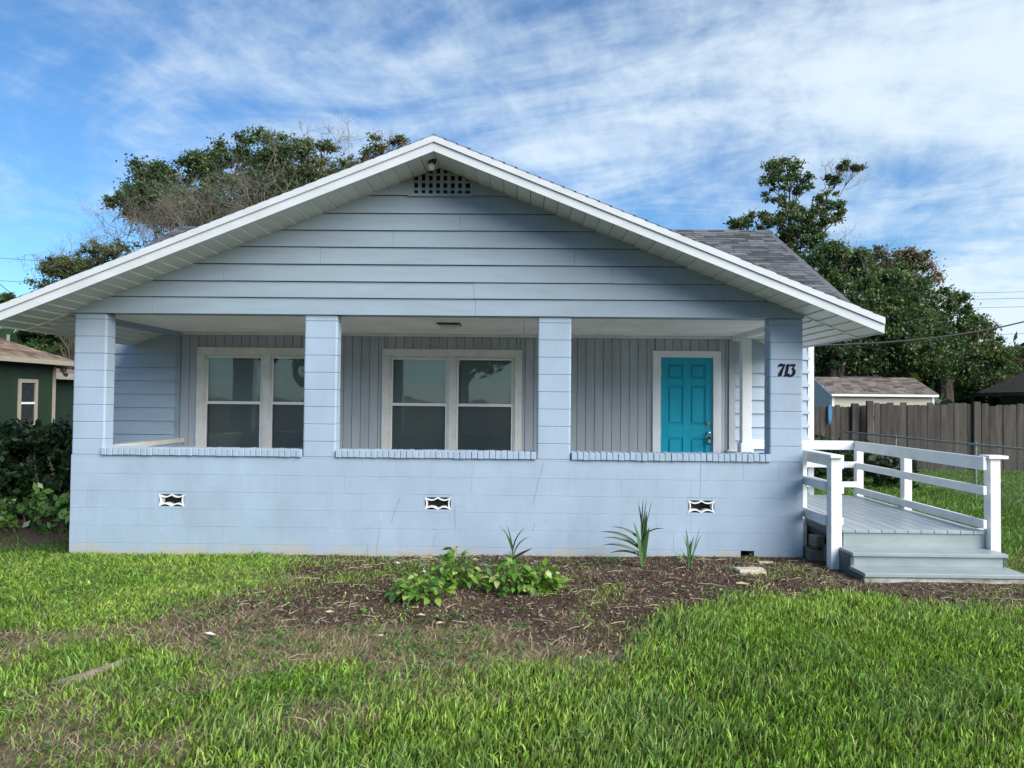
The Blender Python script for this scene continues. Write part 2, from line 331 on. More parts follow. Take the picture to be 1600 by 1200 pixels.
# ground sheet: fine near the house, coarse to the horizon
def build_ground():
    def axis(lo, hi, step):
        c = list(np.arange(lo, hi+1e-6, step)); e = []; s = step
        a = hi
        while a < 900: s *= 1.35; a += s; e.append(a)
        b = []; s = step; a = lo
        while a > -900: s *= 1.35; a -= s; b.append(a)
        return np.array(b[::-1]+c+e)
    xs = axis(-9, 9, 0.09); ys = axis(-7, 3.5, 0.09)
    X, Y = np.meshgrid(xs, ys); x = X.ravel(); y = Y.ravel()
    co = np.stack([x, y, gz(x, y)], 1)
    d, k, mu, th = masks(x, y)
    nx, ny = len(xs), len(ys)
    i = np.arange((ny-1)*(nx-1)); r = i//(nx-1); c = i % (nx-1); a = r*nx+c
    quads = np.stack([a, a+1, a+nx+1, a+nx], 1)
    cols = np.stack([np.clip(d, 0, 1), mu, th], 1)
    m = bpy.data.materials.new('ground_soil'); m.use_nodes = True; t = m.node_tree; L = t.links.new; MATS['ground_soil'] = m
    p = t.nodes['Principled BSDF']; p.inputs['Roughness'].default_value = 0.95; p.inputs['Specular IOR Level'].default_value = 0.15
    at_ = N(t, 'ShaderNodeAttribute', attribute_name='col'); sp = N(t, 'ShaderNodeSeparateColor'); L(at_.outputs['Color'], sp.inputs[0])
    geo = N(t, 'ShaderNodeNewGeometry')
    def ns(sc, det, ro=0.65):
        n = N(t, 'ShaderNodeTexNoise'); L(geo.outputs['Position'], n.inputs['Vector']); n.inputs['Scale'].default_value = sc; n.inputs['Detail'].default_value = det; n.inputs['Roughness'].default_value = ro; return n.outputs['Fac']
    def mix(f, a, b):
        n = N(t, 'ShaderNodeMix', data_type='RGBA')
        for v, i in ((f, 0), (a, 6), (b, 7)):
            if isinstance(v, tuple): n.inputs[i].default_value = (*v, 1)
            else: L(v, n.inputs[i])
        return n.outputs[2]
    soil = mix(ns(9, 8), (0.055, 0.038, 0.027), (0.19, 0.135, 0.095))
    bark = mix(ns(45, 6, 0.75), (0.032, 0.020, 0.015), (0.165, 0.110, 0.082))
    dry = mix(ns(30, 8, 0.8), (0.12, 0.092, 0.058), (0.38, 0.30, 0.19))
    grn = mix(ns(14, 8, 0.75), (0.016, 0.020, 0.008), (0.060, 0.070, 0.026))
    c1 = mix(sp.outputs[0], soil, grn); c2 = mix(sp.outputs[1], c1, bark)
    n_ = N(t, 'ShaderNodeMath', operation='MULTIPLY'); L(sp.outputs[2], n_.inputs[0]); mr = N(t, 'ShaderNodeMapRange'); L(ns(6, 6), mr.inputs[0]); mr.inputs[1].default_value = 0.38; mr.inputs[2].default_value = 0.62; L(mr.outputs[0], n_.inputs[1])
    c3 = mix(n_.outputs[0], c2, dry); L(c3, p.inputs['Base Color'])
    b = N(t, 'ShaderNodeBump'); b.inputs['Strength'].default_value = 0.9; b.inputs['Distance'].default_value = 0.02; L(ns(60, 6, 0.75), b.inputs['Height']); L(b.outputs[0], p.inputs['Normal'])
    o = add('ground', fast_mesh('ground', co, None, 'ground_soil', cols, quads=quads, smooth=True)); o['kind'] = 'structure'
build_ground()
rd = MB(); rd.box(-200, 200, -22, -15, -0.02, 0.02)
add('road', rd.mesh('road', 'asphalt'), kind='structure')

# ------------------------------------------------------------------ the house
XL, XR = -5.33, 3.285
BY = 2.40                       # front wall of the main body
RX, SL = -1.0, 0.40             # porch ridge x, slope
FLOOR = 0.52
house = thing('bungalow_house', 'pale blue single-storey bungalow with block porch, low front gable and teal door', 'house', (RX, 3, 0))
house.matrix_world = Matrix.Identity(4)
def group_part(name, parent=house):
    return add(name, None, parent)
def soffit_z(x): return 4.63 - SL*abs(x-RX)

# --- block wall of the porch
_blk = {}
def block(w, h, d, bev, m):
    k = (round(w, 3), round(h, 3), round(d, 3), bev, m)
    if k not in _blk:
        mb = MB()
        if bev > 0.01:      # column block: rounded upright edges
            c_ = [(sx*(w/2-bev)+bev*math.cos(t), sy*(d/2-bev)+bev*math.sin(t)) for sx, sy, t0 in ((1, 1, 0), (-1, 1, 90), (-1, -1, 180), (1, -1, 270)) for t in (math.radians(t0), math.radians(t0+30), math.radians(t0+60), math.radians(t0+90))]
            k_ = len(c_); ins = 0.0055; ch = 0.006
            for zz, i_ in ((-h/2, ins), (-h/2+ch, 0), (h/2-ch, 0), (h/2, ins)): mb.v += [(x_*(1-2*i_/w), y_*(1-2*i_/d), zz) for x_, y_ in c_]
            mb.f = [tuple(range(k_)), tuple(range(3*k_, 4*k_))]+[(r_*k_+i_, r_*k_+(i_+1) % k_, (r_+1)*k_+(i_+1) % k_, (r_+1)*k_+i_) for r_ in range(3) for i_ in range(k_)]
        else:
            mb.prism([(-d/2, -h/2+bev), (-d/2+bev, -h/2), (d/2, -h/2), (d/2, h/2), (-d/2+bev, h/2), (-d/2, h/2-bev)], 0, -w/2, w/2)
        _blk[k] = mb.mesh('block', m)
    return _blk[k]
CZ = [0.152+0.2032*i for i in range(6)]
HOLES = [(-4.124, 0.165, 2), (-0.978, 0.165, 2), (2.105, 0.165, 2), (2.642, 0.078, 0)]   # x, half width, course
wall_core = MB()
courses = [(-0.12, CZ[0])] + [(CZ[i], CZ[i+1]) for i in range(5)]
def spans(x0, x1, holes):
    r = []; a = x0
    for h0, h1 in sorted(holes): r.append((a, h0)); a = h1
    r.append((a, x1)); return r
for ci, (z0, z1) in enumerate(courses):
    hs = [(x-hw, x+hw) for x, hw, c in HOLES if c == (ci-1 if ci else 0) and (c == 2 or ci == 0)]
    for a, b in spans(XL+0.004, XR-0.004, hs): wall_core.box(a, b, 0.0035, 0.2, z0, z1)
wall_core.box(XL+0.004, XR-0.004, 0.0035, 0.2, CZ[5], 1.1875)
porch_wall = part('porch_wall', wall_core, 'wall_paint', house)
BL = 0.4064
for ci, (z0, z1) in enumerate(courses):
    hs = [(x-hw, x+hw) for x, hw, c in HOLES if (c == 2 and ci == 3) or (c == 0 and ci == 0)]
    edges = [XL]; x = XL + (BL if ci % 2 == 0 else BL/2)
    while x < XR-0.08: edges.append(x); x += BL
    edges.append(XR)
    for a, b in zip(edges[:-1], edges[1:]):
        segs = [(a, b)]
        for h0, h1 in hs:
            ns_ = []
            for s0, s1 in segs:
                if h1 <= s0 or h0 >= s1: ns_.append((s0, s1)); continue
                if h0 > s0+0.03: ns_.append((s0, h0))
                if h1 < s1-0.03: ns_.append((h1, s1))
            segs = ns_
        for s0, s1 in segs:
            wd = s1-s0-(0.0022 if random.random() < .22 else 0.0002); hh = z1-z0-random.choice((0.0018, 0.0025, 0.0035))
            add('block', block(wd, hh, 0.19, 0.002, 'wall_paint'), porch_wall, ((s0+s1)/2, 0.095+random.uniform(-0.0006, 0.0006), (z0+z1)/2+random.uniform(-.0004, .0004)), (0, random.uniform(-.001, .001), random.uniform(-.0012, .0012)))
# thin top course under the sill
for k in range(21):
    a = XL+k*BL; b = min(a+BL, XR)
    add('block', block(b-a-0.0015, 0.019, 0.19, 0.0015, 'wall_paint'), porch_wall, ((a+b)/2, 0.095, CZ[5]+0.0105))
# right end return of the wall and left side wall below the sill
# cracks in the painted blocks
def crack(pts, wdt=0.004):
    mb = MB(); P = [at(px, py, 1, -0.004) for px, py in pts]
    for i in range(len(P)-1):
        a, b = P[i], P[i+1]; d = b-a; n = np.array([-d[2], 0, d[0]]); n = n/np.linalg.norm(n)*wdt/2*random.uniform(.6, 1.3)
        mb.quad(a-n, b-n, b+n, a+n)
    return part('crack', mb, 'crack_dark', porch_wall)
for pts in ([(738, 722), (740, 735), (736, 748), (737, 760), (734, 772)], [(626, 777), (622, 786), (617, 797), (612, 816)], [(685, 829), (681, 836), (678, 842), (677, 856)], [(676, 858-30), (682, 826)],
            [(595, 815), (593, 828), (590, 850), (588, 868)], [(575, 849), (574, 866)], [(1095, 724), (1095, 750), (1094, 776)], [(711, 790), (711, 826)], [(836, 817), (833, 830)], [(849, 722), (846, 735), (842, 748), (838, 766), (833, 790)]):
    crack(pts, 0.0026)
# --- decorative vent blocks
def arc(x0, z0, x1, z1, sag, n=8):
    P = []
    dx, dz = x1-x0, z1-z0; l = math.hypot(dx, dz); nx, nz = -dz/l, dx/l
    for i in range(n+1):
        t = i/n; s = sag*4*t*(1-t); P.append((x0+dx*t+nx*s, z0+dz*t+nz*s))
    return P
def ribbon(P, wd):
    L_, R_ = [], []
    for i, p in enumerate(P):
        a = P[max(i-1, 0)]; b = P[min(i+1, len(P)-1)]; d = (b[0]-a[0], b[1]-a[1]); l = math.hypot(*d); n = (-d[1]/l*wd/2, d[0]/l*wd/2)
        L_.append((p[0]+n[0], p[1]+n[1])); R_.append((p[0]-n[0], p[1]-n[1]))
    return L_, R_
def rib_mesh(P, wd, y0, y1, m):
    mb = MB(); L_, R_ = ribbon(P, wd); n = len(P)
    for i in range(n-1):
        mb.prism([L_[i], L_[i+1], R_[i+1], R_[i]], 1, y0, y1)
    return mb.mesh('rib', m)
ribs = [rib_mesh(arc(-0.150, 0.069, 0, 0.069, -0.030), 0.014, -0.004, 0.10, 'vent_white'), rib_mesh(arc(0, 0.069, 0.150, 0.069, -0.030), 0.014, -0.004, 0.10, 'vent_white'),
        rib_mesh(arc(-0.150, -0.069, 0, -0.069, 0.030), 0.014, -0.004, 0.10, 'vent_white'), rib_mesh(arc(0, -0.069, 0.150, -0.069, 0.030), 0.014, -0.004, 0.10, 'vent_white'),
        rib_mesh(arc(-0.149, -0.068, -0.149, 0.068, -0.020), 0.014, -0.004, 0.10, 'vent_white'), rib_mesh(arc(0.149, -0.068, 0.149, 0.068, 0.020), 0.014, -0.004, 0.10, 'vent_white')]
vrim = MB()
for a in ((-0.1655, 0.1655, 0.072, 0.1), (-0.1655, 0.1655, -0.1, -0.072), (-0.1655, -0.152, -0.072, 0.072), (0.152, 0.1655, -0.072, 0.072)): vrim.box(a[0], a[1], -0.001, 0.19, a[2], a[3])
vrim = vrim.mesh('vent_block', 'wall_paint')
vback = MB(); vback.box(-0.16, 0.16, 0.12, 0.13, -0.09, 0.09); vback = vback.mesh('screen', 'dark_void')
for x, hw, c in HOLES:
    if c == 2:
        v = add('vent_block', vrim, house, (x, 0, (CZ[2]+CZ[3])/2))
        for r in ribs: add('rib', r, v)
        add('screen', vback, v)
# --- brick sills (rowlock)
BW = 0.0676
def brick_mesh():
    mb = MB(); mb.box(-BW/2+0.0028, BW/2-0.0028, -0.125, 0.125, -0.044, 0.044); return mb.mesh('brick', 'wall_paint', bevel=0.006)
bmesh_ = [brick_mesh() for _ in range(2)]
sills = [(-4.967, -2.586), (-2.187, 0.173), (0.580, 2.905)]
for a, b in sills:
    mb = MB(); mb.box(a+0.004, b-0.004, -0.020, 0.215, 1.191, 1.266)
    sl_ = part('brick_sill', mb, 'wall_paint', house)
    n = int((b-a)/BW); bw = (b-a)/n
    for i in range(n):
        add('brick', bmesh_[i % 2], sl_, (a+(i+.5)*bw, 0.095+random.uniform(-.004, .004), 1.233+random.uniform(-.0025, .0025)), (random.uniform(-.015, .015), random.uniform(-.02, .02), random.uniform(-.02, .02)), (bw/BW*random.uniform(.97, 1.0), 1, random.uniform(.97, 1.03)))
# --- columns
cols_x = [(XL, XL+0.39), (-2.582, -2.190), (0.180, 0.574), (XR-0.39, XR)]
for a, b in cols_x:
    mb = MB(); mb.box(a+0.012, b-0.012, 0.012, 0.188, 1.1875, 2.864)
    c = part('column', mb, 'wall_paint', house)
    z = CZ[5]+0.0205
    zs = [z]+[CZ[5]+0.2032*k for k in range(1, 9)]
    zs = [q for q in zs if q < 2.86]+[2.866]
    for z0, z1 in zip(zs[:-1], zs[1:]):
        add('block', block(b-a, z1-z0-0.002, 0.2, 0.022, 'wall_paint'), c, ((a+b)/2+random.uniform(-.0015, .0015), 0.1+random.uniform(-.001, .001), (z0+z1)/2))
# --- header beam, side walls, floor, ceiling
mb = MB(); mb.box(XL, XR, 0.03, 0.19, 2.872, 3.02); part('header_beam', mb, 'siding_paint', house)
mb = MB(); mb.box(XL+0.002, XL+0.2, 0.205, BY-0.01, -0.1, 1.19); sw = part('side_wall', mb, 'wall_paint', house)
mb = MB(); mb.box(XL-0.015, XL+0.225, 0.225, BY-0.012, 1.192, 1.262); part('wall_cap', mb, 'trim_paint', sw, bevel=0.01)
mb = MB(); mb.box(XR-0.2, XR-0.002, 1.88, BY-0.01, -0.1, 1.13); sw = part('side_wall', mb, 'plank_paint', house)
mb = MB(); mb.box(XR-0.215, XR+0.012, 1.87, BY-0.012, 1.132, 1.165); part('wall_cap', mb, 'white_paint', sw, bevel=0.006)
mb = MB(); mb.box(XR-0.2, XR-0.003, 0.205, 1.87, -0.1, FLOOR-0.03); part('side_wall', mb, 'wall_paint', house)
mb = MB(); mb.box(XL+0.2, XR-0.21, 0.205, BY-0.012, FLOOR-0.12, FLOOR); part('porch_floor', mb, 'concrete', house)
ce = group_part('ceiling')
for k in range(8):
    a = XL+0.14+k*(XR-XL-0.28)/8; b = a+(XR-XL-0.28)/8-0.003
    mb = MB(); mb.box(a, b, 0.192, BY-0.01, 2.868, 2.885); part('ceiling_panel', mb, 'ceiling_paint', ce)
for x0, x1, m in ((XL+0.002, XL+0.14, 'siding_paint'), (XR-0.14, XR-0.002, 'white_paint')):
    mb = MB(); mb.box(x0, x1, 0.196, BY-0.015, 2.80, 3.0); part('side_beam', mb, m, house)
mb = MB(); mb.box(XL+0.145, XR-0.145, BY-0.045, BY-0.012, 2.828, 2.866); part('crown_moulding', mb, 'trim_paint', house)
# --- white porch post at the entry
post = MB(); post.box(3.15, 3.285, 1.88, 2.01, 1.17, 2.798); pp = part('porch_post', post, 'white_paint', house, bevel=0.006)
mb = MB(); mb.box(3.125, 3.31, 1.86, 2.03, 1.168, 1.30); part('post_base', mb, 'white_paint', pp, bevel=0.008)
# --- gable siding
gw = MB(); gw.prism([(XL+0.03, 2.875), (XR-0.03, 2.875), (XR-0.03, soffit_z(XR)+0.0), (RX, 4.60), (XL+0.03, soffit_z(XL)+0.0)], 1, 0.02, 0.028)
gable = part('gable_wall', gw, 'siding_paint', house)
BZ = [2.868, 3.065, 3.258, 3.463, 3.668, 3.870, 4.072, 4.287, 4.62]
GL, GR = -5.375, 3.285
joints = {0: [-4.39, -0.56], 1: [-0.58, 2.35], 2: [-3.55, 1.05], 3: [-2.4, 0.6], 4: [-1.54], 5: [-0.75], 6: [], 7: []}
VX0, VX1, VZ0, VZ1 = -1.365, -0.612, 4.29, 4.497
for i in range(8):
    z0, z1 = BZ[i]+(0.005 if i else 0), BZ[i+1]
    lim = lambda z: (4.63-z)/SL
    bl = max(GL, RX-lim(z0+0.0)); br = min(GR, RX+lim(z0))
    cuts = [bl]+[j for j in joints[i] if bl+0.1 < j < br-0.1]+[br]
    if i == 7: cuts = [bl, VX0, None, VX1, br]
    for a, b in zip(cuts[:-1], cuts[1:]):
        if a is None or b is None: continue
        a_, b_ = a+0.0012, b-0.0012
        # polygon in x,z clipped under the roof
        top = min(z1, 4.625)
        poly = [(a_, z0), (b_, z0)]
        zr = min(top, soffit_z(b_)); zl = min(top, soffit_z(a_))
        poly.append((b_, zr))
        if zr < top-1e-4 and b_ > RX: poly.append((min(b_, max(RX, RX+lim(top))), top))
        if zl < top-1e-4 and a_ < RX: poly.append((max(a_, min(RX, RX-lim(top))), top))
        poly.append((a_, zl))
        q = [poly[0]]
        for p in poly[1:]:
            if math.hypot(p[0]-q[-1][0], p[1]-q[-1][1]) > 1e-3: q.append(p)
        mb = MB(); n = len(q)
        yf = lambda z: -0.030+0.024*(z-z0)/(z1-z0)
        mb.v = [(p[0], yf(p[1]), p[1]) for p in q]+[(p[0], 0.018, p[1]) for p in q]
        mb.f = [tuple(range(n)), tuple(reversed(range(n, 2*n)))]+[(k, n+k, n+(k+1) % n, (k+1) % n) for k in range(n)]
        part('siding_board', mb, 'siding_paint', gable).location = (0, random.uniform(-.003, .001), random.uniform(-.0015, .0015))
# gable vent: lattice
mb = MB(); mb.box(VX0+0.005, VX1-0.005, -0.006, 0.016, VZ0, VZ1-0.02); mb = MB(); mb.prism([(VX0+.006, VZ0), (VX1-.006, VZ0), (VX1-.006, VZ1-.02), (RX, 4.60), (VX0+.006, VZ1-.02)], 1, -0.004, 0.016)
gv = part('gable_vent', mb, 'number_black', house)
mb = MB(); mb.box(VX0-0.006, VX1+0.006, -0.034, -0.008, VZ0-0.012, VZ0+0.022); part('vent_frame', mb, 'siding_paint', gv)
for xx in (VX0, VX1-0.02):
    mb = MB(); mb.box(xx-0.004, xx+0.026, -0.034, -0.008, VZ0+0.0225, VZ1-0.02); part('vent_frame', mb, 'siding_paint', gv)
k = 0
x = VX0+0.045
while x < VX1-0.05:
    ztop = min(soffit_z(x-0.022), soffit_z(x+0.022))-0.004
    mb = MB(); mb.box(x-0.021, x+0.021, -0.026, -0.014, VZ0+0.0225, ztop); part('slat', mb, 'siding_paint', gv); x += 0.0865
for z in (4.338, 4.425, 4.512):
    hwid = min((VX1-VX0)/2-0.025, (4.62-z-0.04)/SL)
    mb = MB(); mb.box(RX-hwid+0.005, RX+hwid+0.005, -0.0135, -0.006, z-0.02+0.035, z+0.02+0.026); part('slat', mb, 'siding_paint', gv)
# --- porch roof
YF, YB = -0.60, 4.6
EX0, EX1 = -5.93, 3.93
rf = MB()
def rz(x, off): return 4.63+off-SL*abs(x-RX)
rf.prism([(EX0+.02, rz(EX0+.02, 0.016)), (RX, 4.646), (EX1-.02, rz(EX1-.02, 0.016)), (EX1-.02, rz(EX1-.02, 0.155)), (RX, 4.785), (EX0+.02, rz(EX0+.02, 0.155))], 1, YF+0.045, YB)
roof = part('roof', rf, 'shingle_grey', house)
def shingle_field(P0, U, V, nu, nv, tab, exp, mname, parent, thick=0.009, name='shingles', clip=None):
    """P0 lower corner, U along the eave (unit), V up the slope (unit); butted tabs, each course over the one below"""
    P0, U, V = map(lambda q: np.array(q, float), (P0, U, V)); Nn = np.cross(U, V); Nn /= np.linalg.norm(Nn)
    if Nn[2] < 0: Nn = -Nn
    vs, fs, cs = [], [], []
    for j in range(nv):
        off = random.random()*tab
        for i in range(-1, nu+1):
            u0 = i*tab+off; u1 = u0+tab-0.006
            u0 = max(u0, 0); u1 = min(u1, nu*tab)
            if u1-u0 < 0.02: continue
            if clip and not clip((u0+u1)/2, (j+.5)*exp): continue
            v0 = j*exp+random.uniform(-.004, .004); v1 = (j+1)*exp+0.03
            t = thick*random.uniform(.8, 1.5)
            q = [P0+U*u0+V*v0, P0+U*u1+V*v0, P0+U*u1+V*v1, P0+U*u0+V*v1]
            h = [t, t, 0.001, 0.001]; n = len(vs)
            vs += [a+Nn*b for a, b in zip(q, h)]+[q[0]-Nn*.002, q[1]-Nn*.002]
            fs += [(n, n+1, n+2, n+3), (n+4, n+5, n+1, n)]
            s = random.choice((.55, .8, .95, 1.0, 1.15, 1.3)); cs += [s]*6
    me = bpy.data.meshes.new(name); me.from_pydata([tuple(v) for v in vs], [], fs)
    at_ = me.attributes.new('tab', 'FLOAT', 'POINT'); at_.data.foreach_set('value', np.array(cs, np.float32))
    key = mname+'_tabs'
    if key not in MATS:
        m = MATS[mname].copy(); m.name = key; MATS[key] = m; t = m.node_tree; p = t.nodes['Principled BSDF']; src = p.inputs['Base Color'].links[0].from_socket
        a = N(t, 'ShaderNodeAttribute', attribute_name='tab'); vm = N(t, 'ShaderNodeVectorMath', operation='SCALE'); t.links.new(src, vm.inputs[0]); t.links.new(a.outputs['Fac'], vm.inputs['Scale']); t.links.new(vm.outputs[0], p.inputs['Base Color'])
    me.materials.append(MATS[key]); o = add(name, me, parent); o['kind'] = 'stuff'; return o
L1 = math.hypot(1, SL)
for sgn in (-1, 1):
    ex = EX1 if sgn > 0 else EX0
    run = abs(ex-RX); P0 = (ex+0.02*sgn, YF-0.025, rz(ex+0.02*sgn, 0.158)); V = (-sgn/L1, 0, SL/L1)
    shingle_field(P0, (0, 1, 0), V, int((YB-YF)/0.30), int(run*L1/0.14)+1, 0.30, 0.14, 'shingle_grey', roof)
# rake fascia: a lower board and an upper trim standing proud, with a drip edge
def rake(x0, x1, o0, o1, y0, y1, m, name='fascia'):
    mb = MB(); mb.prism([(x0, rz(x0, o0)), (x1, rz(x1, o0)), (x1, rz(x1, o1)), (x0, rz(x0, o1))], 1, y0, y1); return part(name, mb, m, house)
for x0, x1 in ((EX0, RX-0.0005), (RX+0.0005, EX1)):
    rake(x0, x1, -0.012, 0.092, YF, YF+0.025, 'fascia_white')
    rake(x0, x1, 0.088, 0.162, YF-0.020, YF+0.02, 'fascia_white', 'rake_trim')
for x0, x1 in ((EX0-0.012, EX0+0.018), (EX1-0.018, EX1+0.012)):
    mb = MB(); mb.box(x0, x1, YF+0.026, BY-0.05, rz(x0 if x0 < 0 else x1, 0.0)-0.005, rz(x0 if x0 < 0 else x1, 0.15)); part('fascia', mb, 'fascia_white', house)
# soffit: panels under the rake and along the eaves
sof = group_part('soffit')
def panel(x0, x1, y0, y1, dz, d0=0.0, d1=0.013):
    mb = MB(); a = min(rz(x0, 0), rz(x1, 0))
    z = lambda x: rz(x, 0)+dz
    mb.v = [(x0+.003, y0, z(x0)-d0), (x1-.003, y0, z(x1)-d1), (x1-.003, y1, z(x1)-d1), (x0+.003, y1, z(x0)-d0), (x0+.003, y0, z(x0)+.012), (x1-.003, y0, z(x1)+.012), (x1-.003, y1, z(x1)+.012), (x0+.003, y1, z(x0)+.012)]
    mb.f = [(0, 1, 2, 3), (4, 7, 6, 5), (0, 4, 5, 1), (1, 5, 6, 2), (2, 6, 7, 3), (3, 7, 4, 0)]
    part('soffit_panel', mb, 'soffit_vinyl', sof)
pw = 0.152
for sgn in (-1, 1):
    ex = (EX1-0.02) if sgn > 0 else (EX0+0.02); n = int(abs(ex-RX)/pw); st = abs(ex-RX)/n
    for i in range(n):
        a = RX+sgn*i*st; b = RX+sgn*(i+1)*st
        panel(min(a, b), max(a, b), YF+0.026, -0.004, 0.0, *((0.014, 0.0) if sgn > 0 else (0.0, 0.013)))
    wx = XR if sgn > 0 else XL
    n = 5; st = (ex-wx)/n
    for i in range(n):
        a = wx+i*st; b = wx+(i+1)*st
        panel(min(a, b)+.001, max(a, b)-.001, 0.026, BY-0.02, -0.004, *((0.014, 0.0) if sgn > 0 else (0.0, 0.013)))
    mb = MB(); a, b = (wx, ex) if sgn > 0 else (ex, wx)
    mb.prism([(a, rz(a, -0.018)), (b, rz(b, -0.018)), (b, rz(b, 0.006)), (a, rz(a, 0.006))], 1, -0.003, 0.024); part('soffit_strip', mb, 'soffit_vinyl', sof)
# --- main body: front lap walls, side walls, roof
MXL, MXR, MYB = -6.38, 4.336, 8.6
MZ = 3.34
def lap(name, x0, x1, axis, pos, sgn, z0, z1, m='lap_paint', holes=None, exp=0.203):
    """horizontal lap boards on a wall; axis 1: wall in x at y=pos facing -y; axis 0: wall in y at x=pos facing sgn"""
    core = MB()
    if axis == 1: core.box(x0, x1, pos+0.012, pos+0.12, z0-0.5, z1)
    else: core.box(*(sorted((pos-sgn*0.012, pos-sgn*0.12))), x0, x1, z0-0.5, z1)
    w_ = part(name, core, m, house)
    z = z0; 
    while z < z1-0.02:
        t = min(z+exp+0.003, z1)
        mb = MB()
        prof = [(-0.030, z), (0.011, z), (0.011, t), (-0.002, t)]
        if axis == 1: mb.prism([(pos+p[0], p[1]) for p in prof], 0, x0+0.001, x1-0.001)
        else: mb.prism([(pos-sgn*p[0], p[1]) for p in prof], 1, x0, x1)
        part('siding_board', mb, m, w_); z += exp
    return w_
lap('lap_wall', MXL+0.03, -5.26, 1, BY, 1, 0.50, MZ)
lap('lap_wall', 3.20, MXR-0.02, 1, BY, 1, 0.50, MZ)
lap('lap_wall', BY+0.02, MYB, 0, MXR, 1, 0.50, MZ)
lap('lap_wall', BY+0.02, MYB, 0, MXL, -1, 0.50, MZ)
mb = MB(); mb.box(MXL, MXR, MYB, MYB+0.1, 0, MZ); part('back_wall', mb, 'siding_paint', house)
for x0, x1 in ((MXR-0.05, MXR+0.036), (MXL-0.036, MXL+0.07)):
    mb = MB(); mb.box(x0, x1, BY-0.024, BY+0.018, 0.3, MZ); part('corner_board', mb, 'white_paint', house)
mb = MB(); mb.box(MXL+0.03, XL-0.01, BY+0.02, BY+0.1, -0.1, 0.49); mb.box(XR+0.01, MXR-0.03, BY+0.02, BY+0.1, -0.1, 0.49); part('foundation', mb, 'wall_paint', house)
mb = MB(); mb.box(-5.262, -5.200, BY-0.03, BY+0.02, FLOOR, 2.862); part('corner_board', mb, 'siding_paint', house)
mb = MB(); mb.box(3.105, 3.198, BY-0.03, BY+0.02, FLOOR, 2.862); part('corner_board', mb, 'plank_paint', house)
# main roof: side gable, ridge at y 5.48
RY, RZ, EY = 5.48, 5.215, 2.0
msl = (5.215-3.33)/(RY-EY)
RX0, RX1 = -6.78, 4.80
mr_ = MB(); mr_.prism([(EY+.01, 3.33-0.15), (RY, RZ-0.15), (2*RY-EY-.01, 3.33-0.15), (2*RY-EY-.01, 3.325), (RY, RZ-0.005), (EY+.01, 3.325)], 0, RX0+0.03, RX1-0.03)
mroof = part('roof', mr_, 'shingle_grey', house)
ml = math.hypot(1, msl)
nrow = int((RY-EY)*ml/0.14)
shingle_field((RX0, EY-0.02, 3.325), (1, 0, 0), (0, 1/ml, msl/ml), int((RX1-RX0)/0.30), nrow+1, 0.3015, (RY-EY+0.02)*ml/(nrow+1), 'shingle_grey', mroof)
mb = MB(); mb.prism([(RY-0.14, RZ-0.065), (RY, RZ+0.012), (RY+0.14, RZ-0.065), (RY+.14, RZ-.078), (RY, RZ), (RY-.14, RZ-.078)], 0, RX0, RX1); part('ridge_cap', mb, 'shingle_grey', mroof)
for xx in (RX0+0.005, RX1-0.028):
    mb = MB(); mb.prism([(EY, 3.17), (RY, RZ-0.16), (2*RY-EY, 3.17), (2*RY-EY, 3.315), (RY, RZ-0.012), (EY, 3.315)], 0, xx, xx+0.022); part('fascia', mb, 'shingle_grey', house)
mb = MB(); mb.box(RX0+0.03, RX1-0.03, EY-0.015, EY+0.008, 3.16, 3.315); part('fascia', mb, 'fascia_white', house)
mb = MB(); mb.prism([(BY, MZ), (MYB, MZ), (RY, MZ+(RY-BY)*msl-0.2)], 0, MXR-0.1, MXR-0.01); part('gable_end', mb, 'siding_paint', house)
mb = MB(); mb.prism([(BY, MZ), (MYB, MZ), (RY, MZ+(RY-BY)*msl-0.2)], 0, MXL+0.01, MXL+0.1); part('gable_end', mb, 'siding_paint', house)

# --- plank wall inside the porch
WIN = [(-4.944, -2.828), (-2.121, -0.005)]; WZ0, WZ1 = 0.99, 2.64
DOOR = (1.964, 2.984); DZ1 = 2.647
openings = [(a+0.03, b-0.03, WZ0+0.03, WZ1-0.03) for a, b in WIN]+[(DOOR[0]+0.03, DOOR[1]-0.03, FLOOR-0.1, DZ1-0.03)]
plank_wall = group_part('plank_wall')
brk = set(); x = -5.198
while x < 3.10: brk.add(round(x, 4)); x += 0.131
brk.add(3.103)
for o in openings: brk.add(round(o[0], 4)); brk.add(round(o[1], 4))
brk = sorted(brk)
for a, b in zip(brk[:-1], brk[1:]):
    if b-a < 0.006: continue
    zs = [(FLOOR, 2.86)]
    for o in openings:
        if a >= o[0]-1e-3 and b <= o[1]+1e-3: zs = [(FLOOR, o[2]), (o[3], 2.86)]
    ga = 0.007
    for z0, z1 in zs:
        if z1-z0 < 0.03: continue
        mb = MB(); mb.box(a+ga/2, b-ga/2, BY+0.0+random.uniform(0, .003), BY+0.024, z0, z1); part('plank', mb, 'plank_paint', plank_wall, bevel=0.002)
mb = MB()
for a, b, z0, z1 in [(-5.25, openings[0][0], 0, 2.9), (openings[0][1], openings[1][0], 0, 2.9), (openings[1][1], openings[2][0], 0, 2.9), (openings[2][1], 3.19, 0, 2.9)]: mb.box(a, b, BY+0.0255, BY+0.12, z0, z1)
for o in openings:
    mb.box(o[0], o[1], BY+0.0255, BY+0.12, o[3], 2.9)
    if o[2] > FLOOR: mb.box(o[0], o[1], BY+0.0255, BY+0.12, 0, o[2])
part('backing', mb, 'plank_paint', plank_wall)
mb = MB(); mb.box(-5.25, 3.19, BY+0.03, BY+0.12, 2.902, MZ); part('upper_wall', mb, 'siding_paint', house)
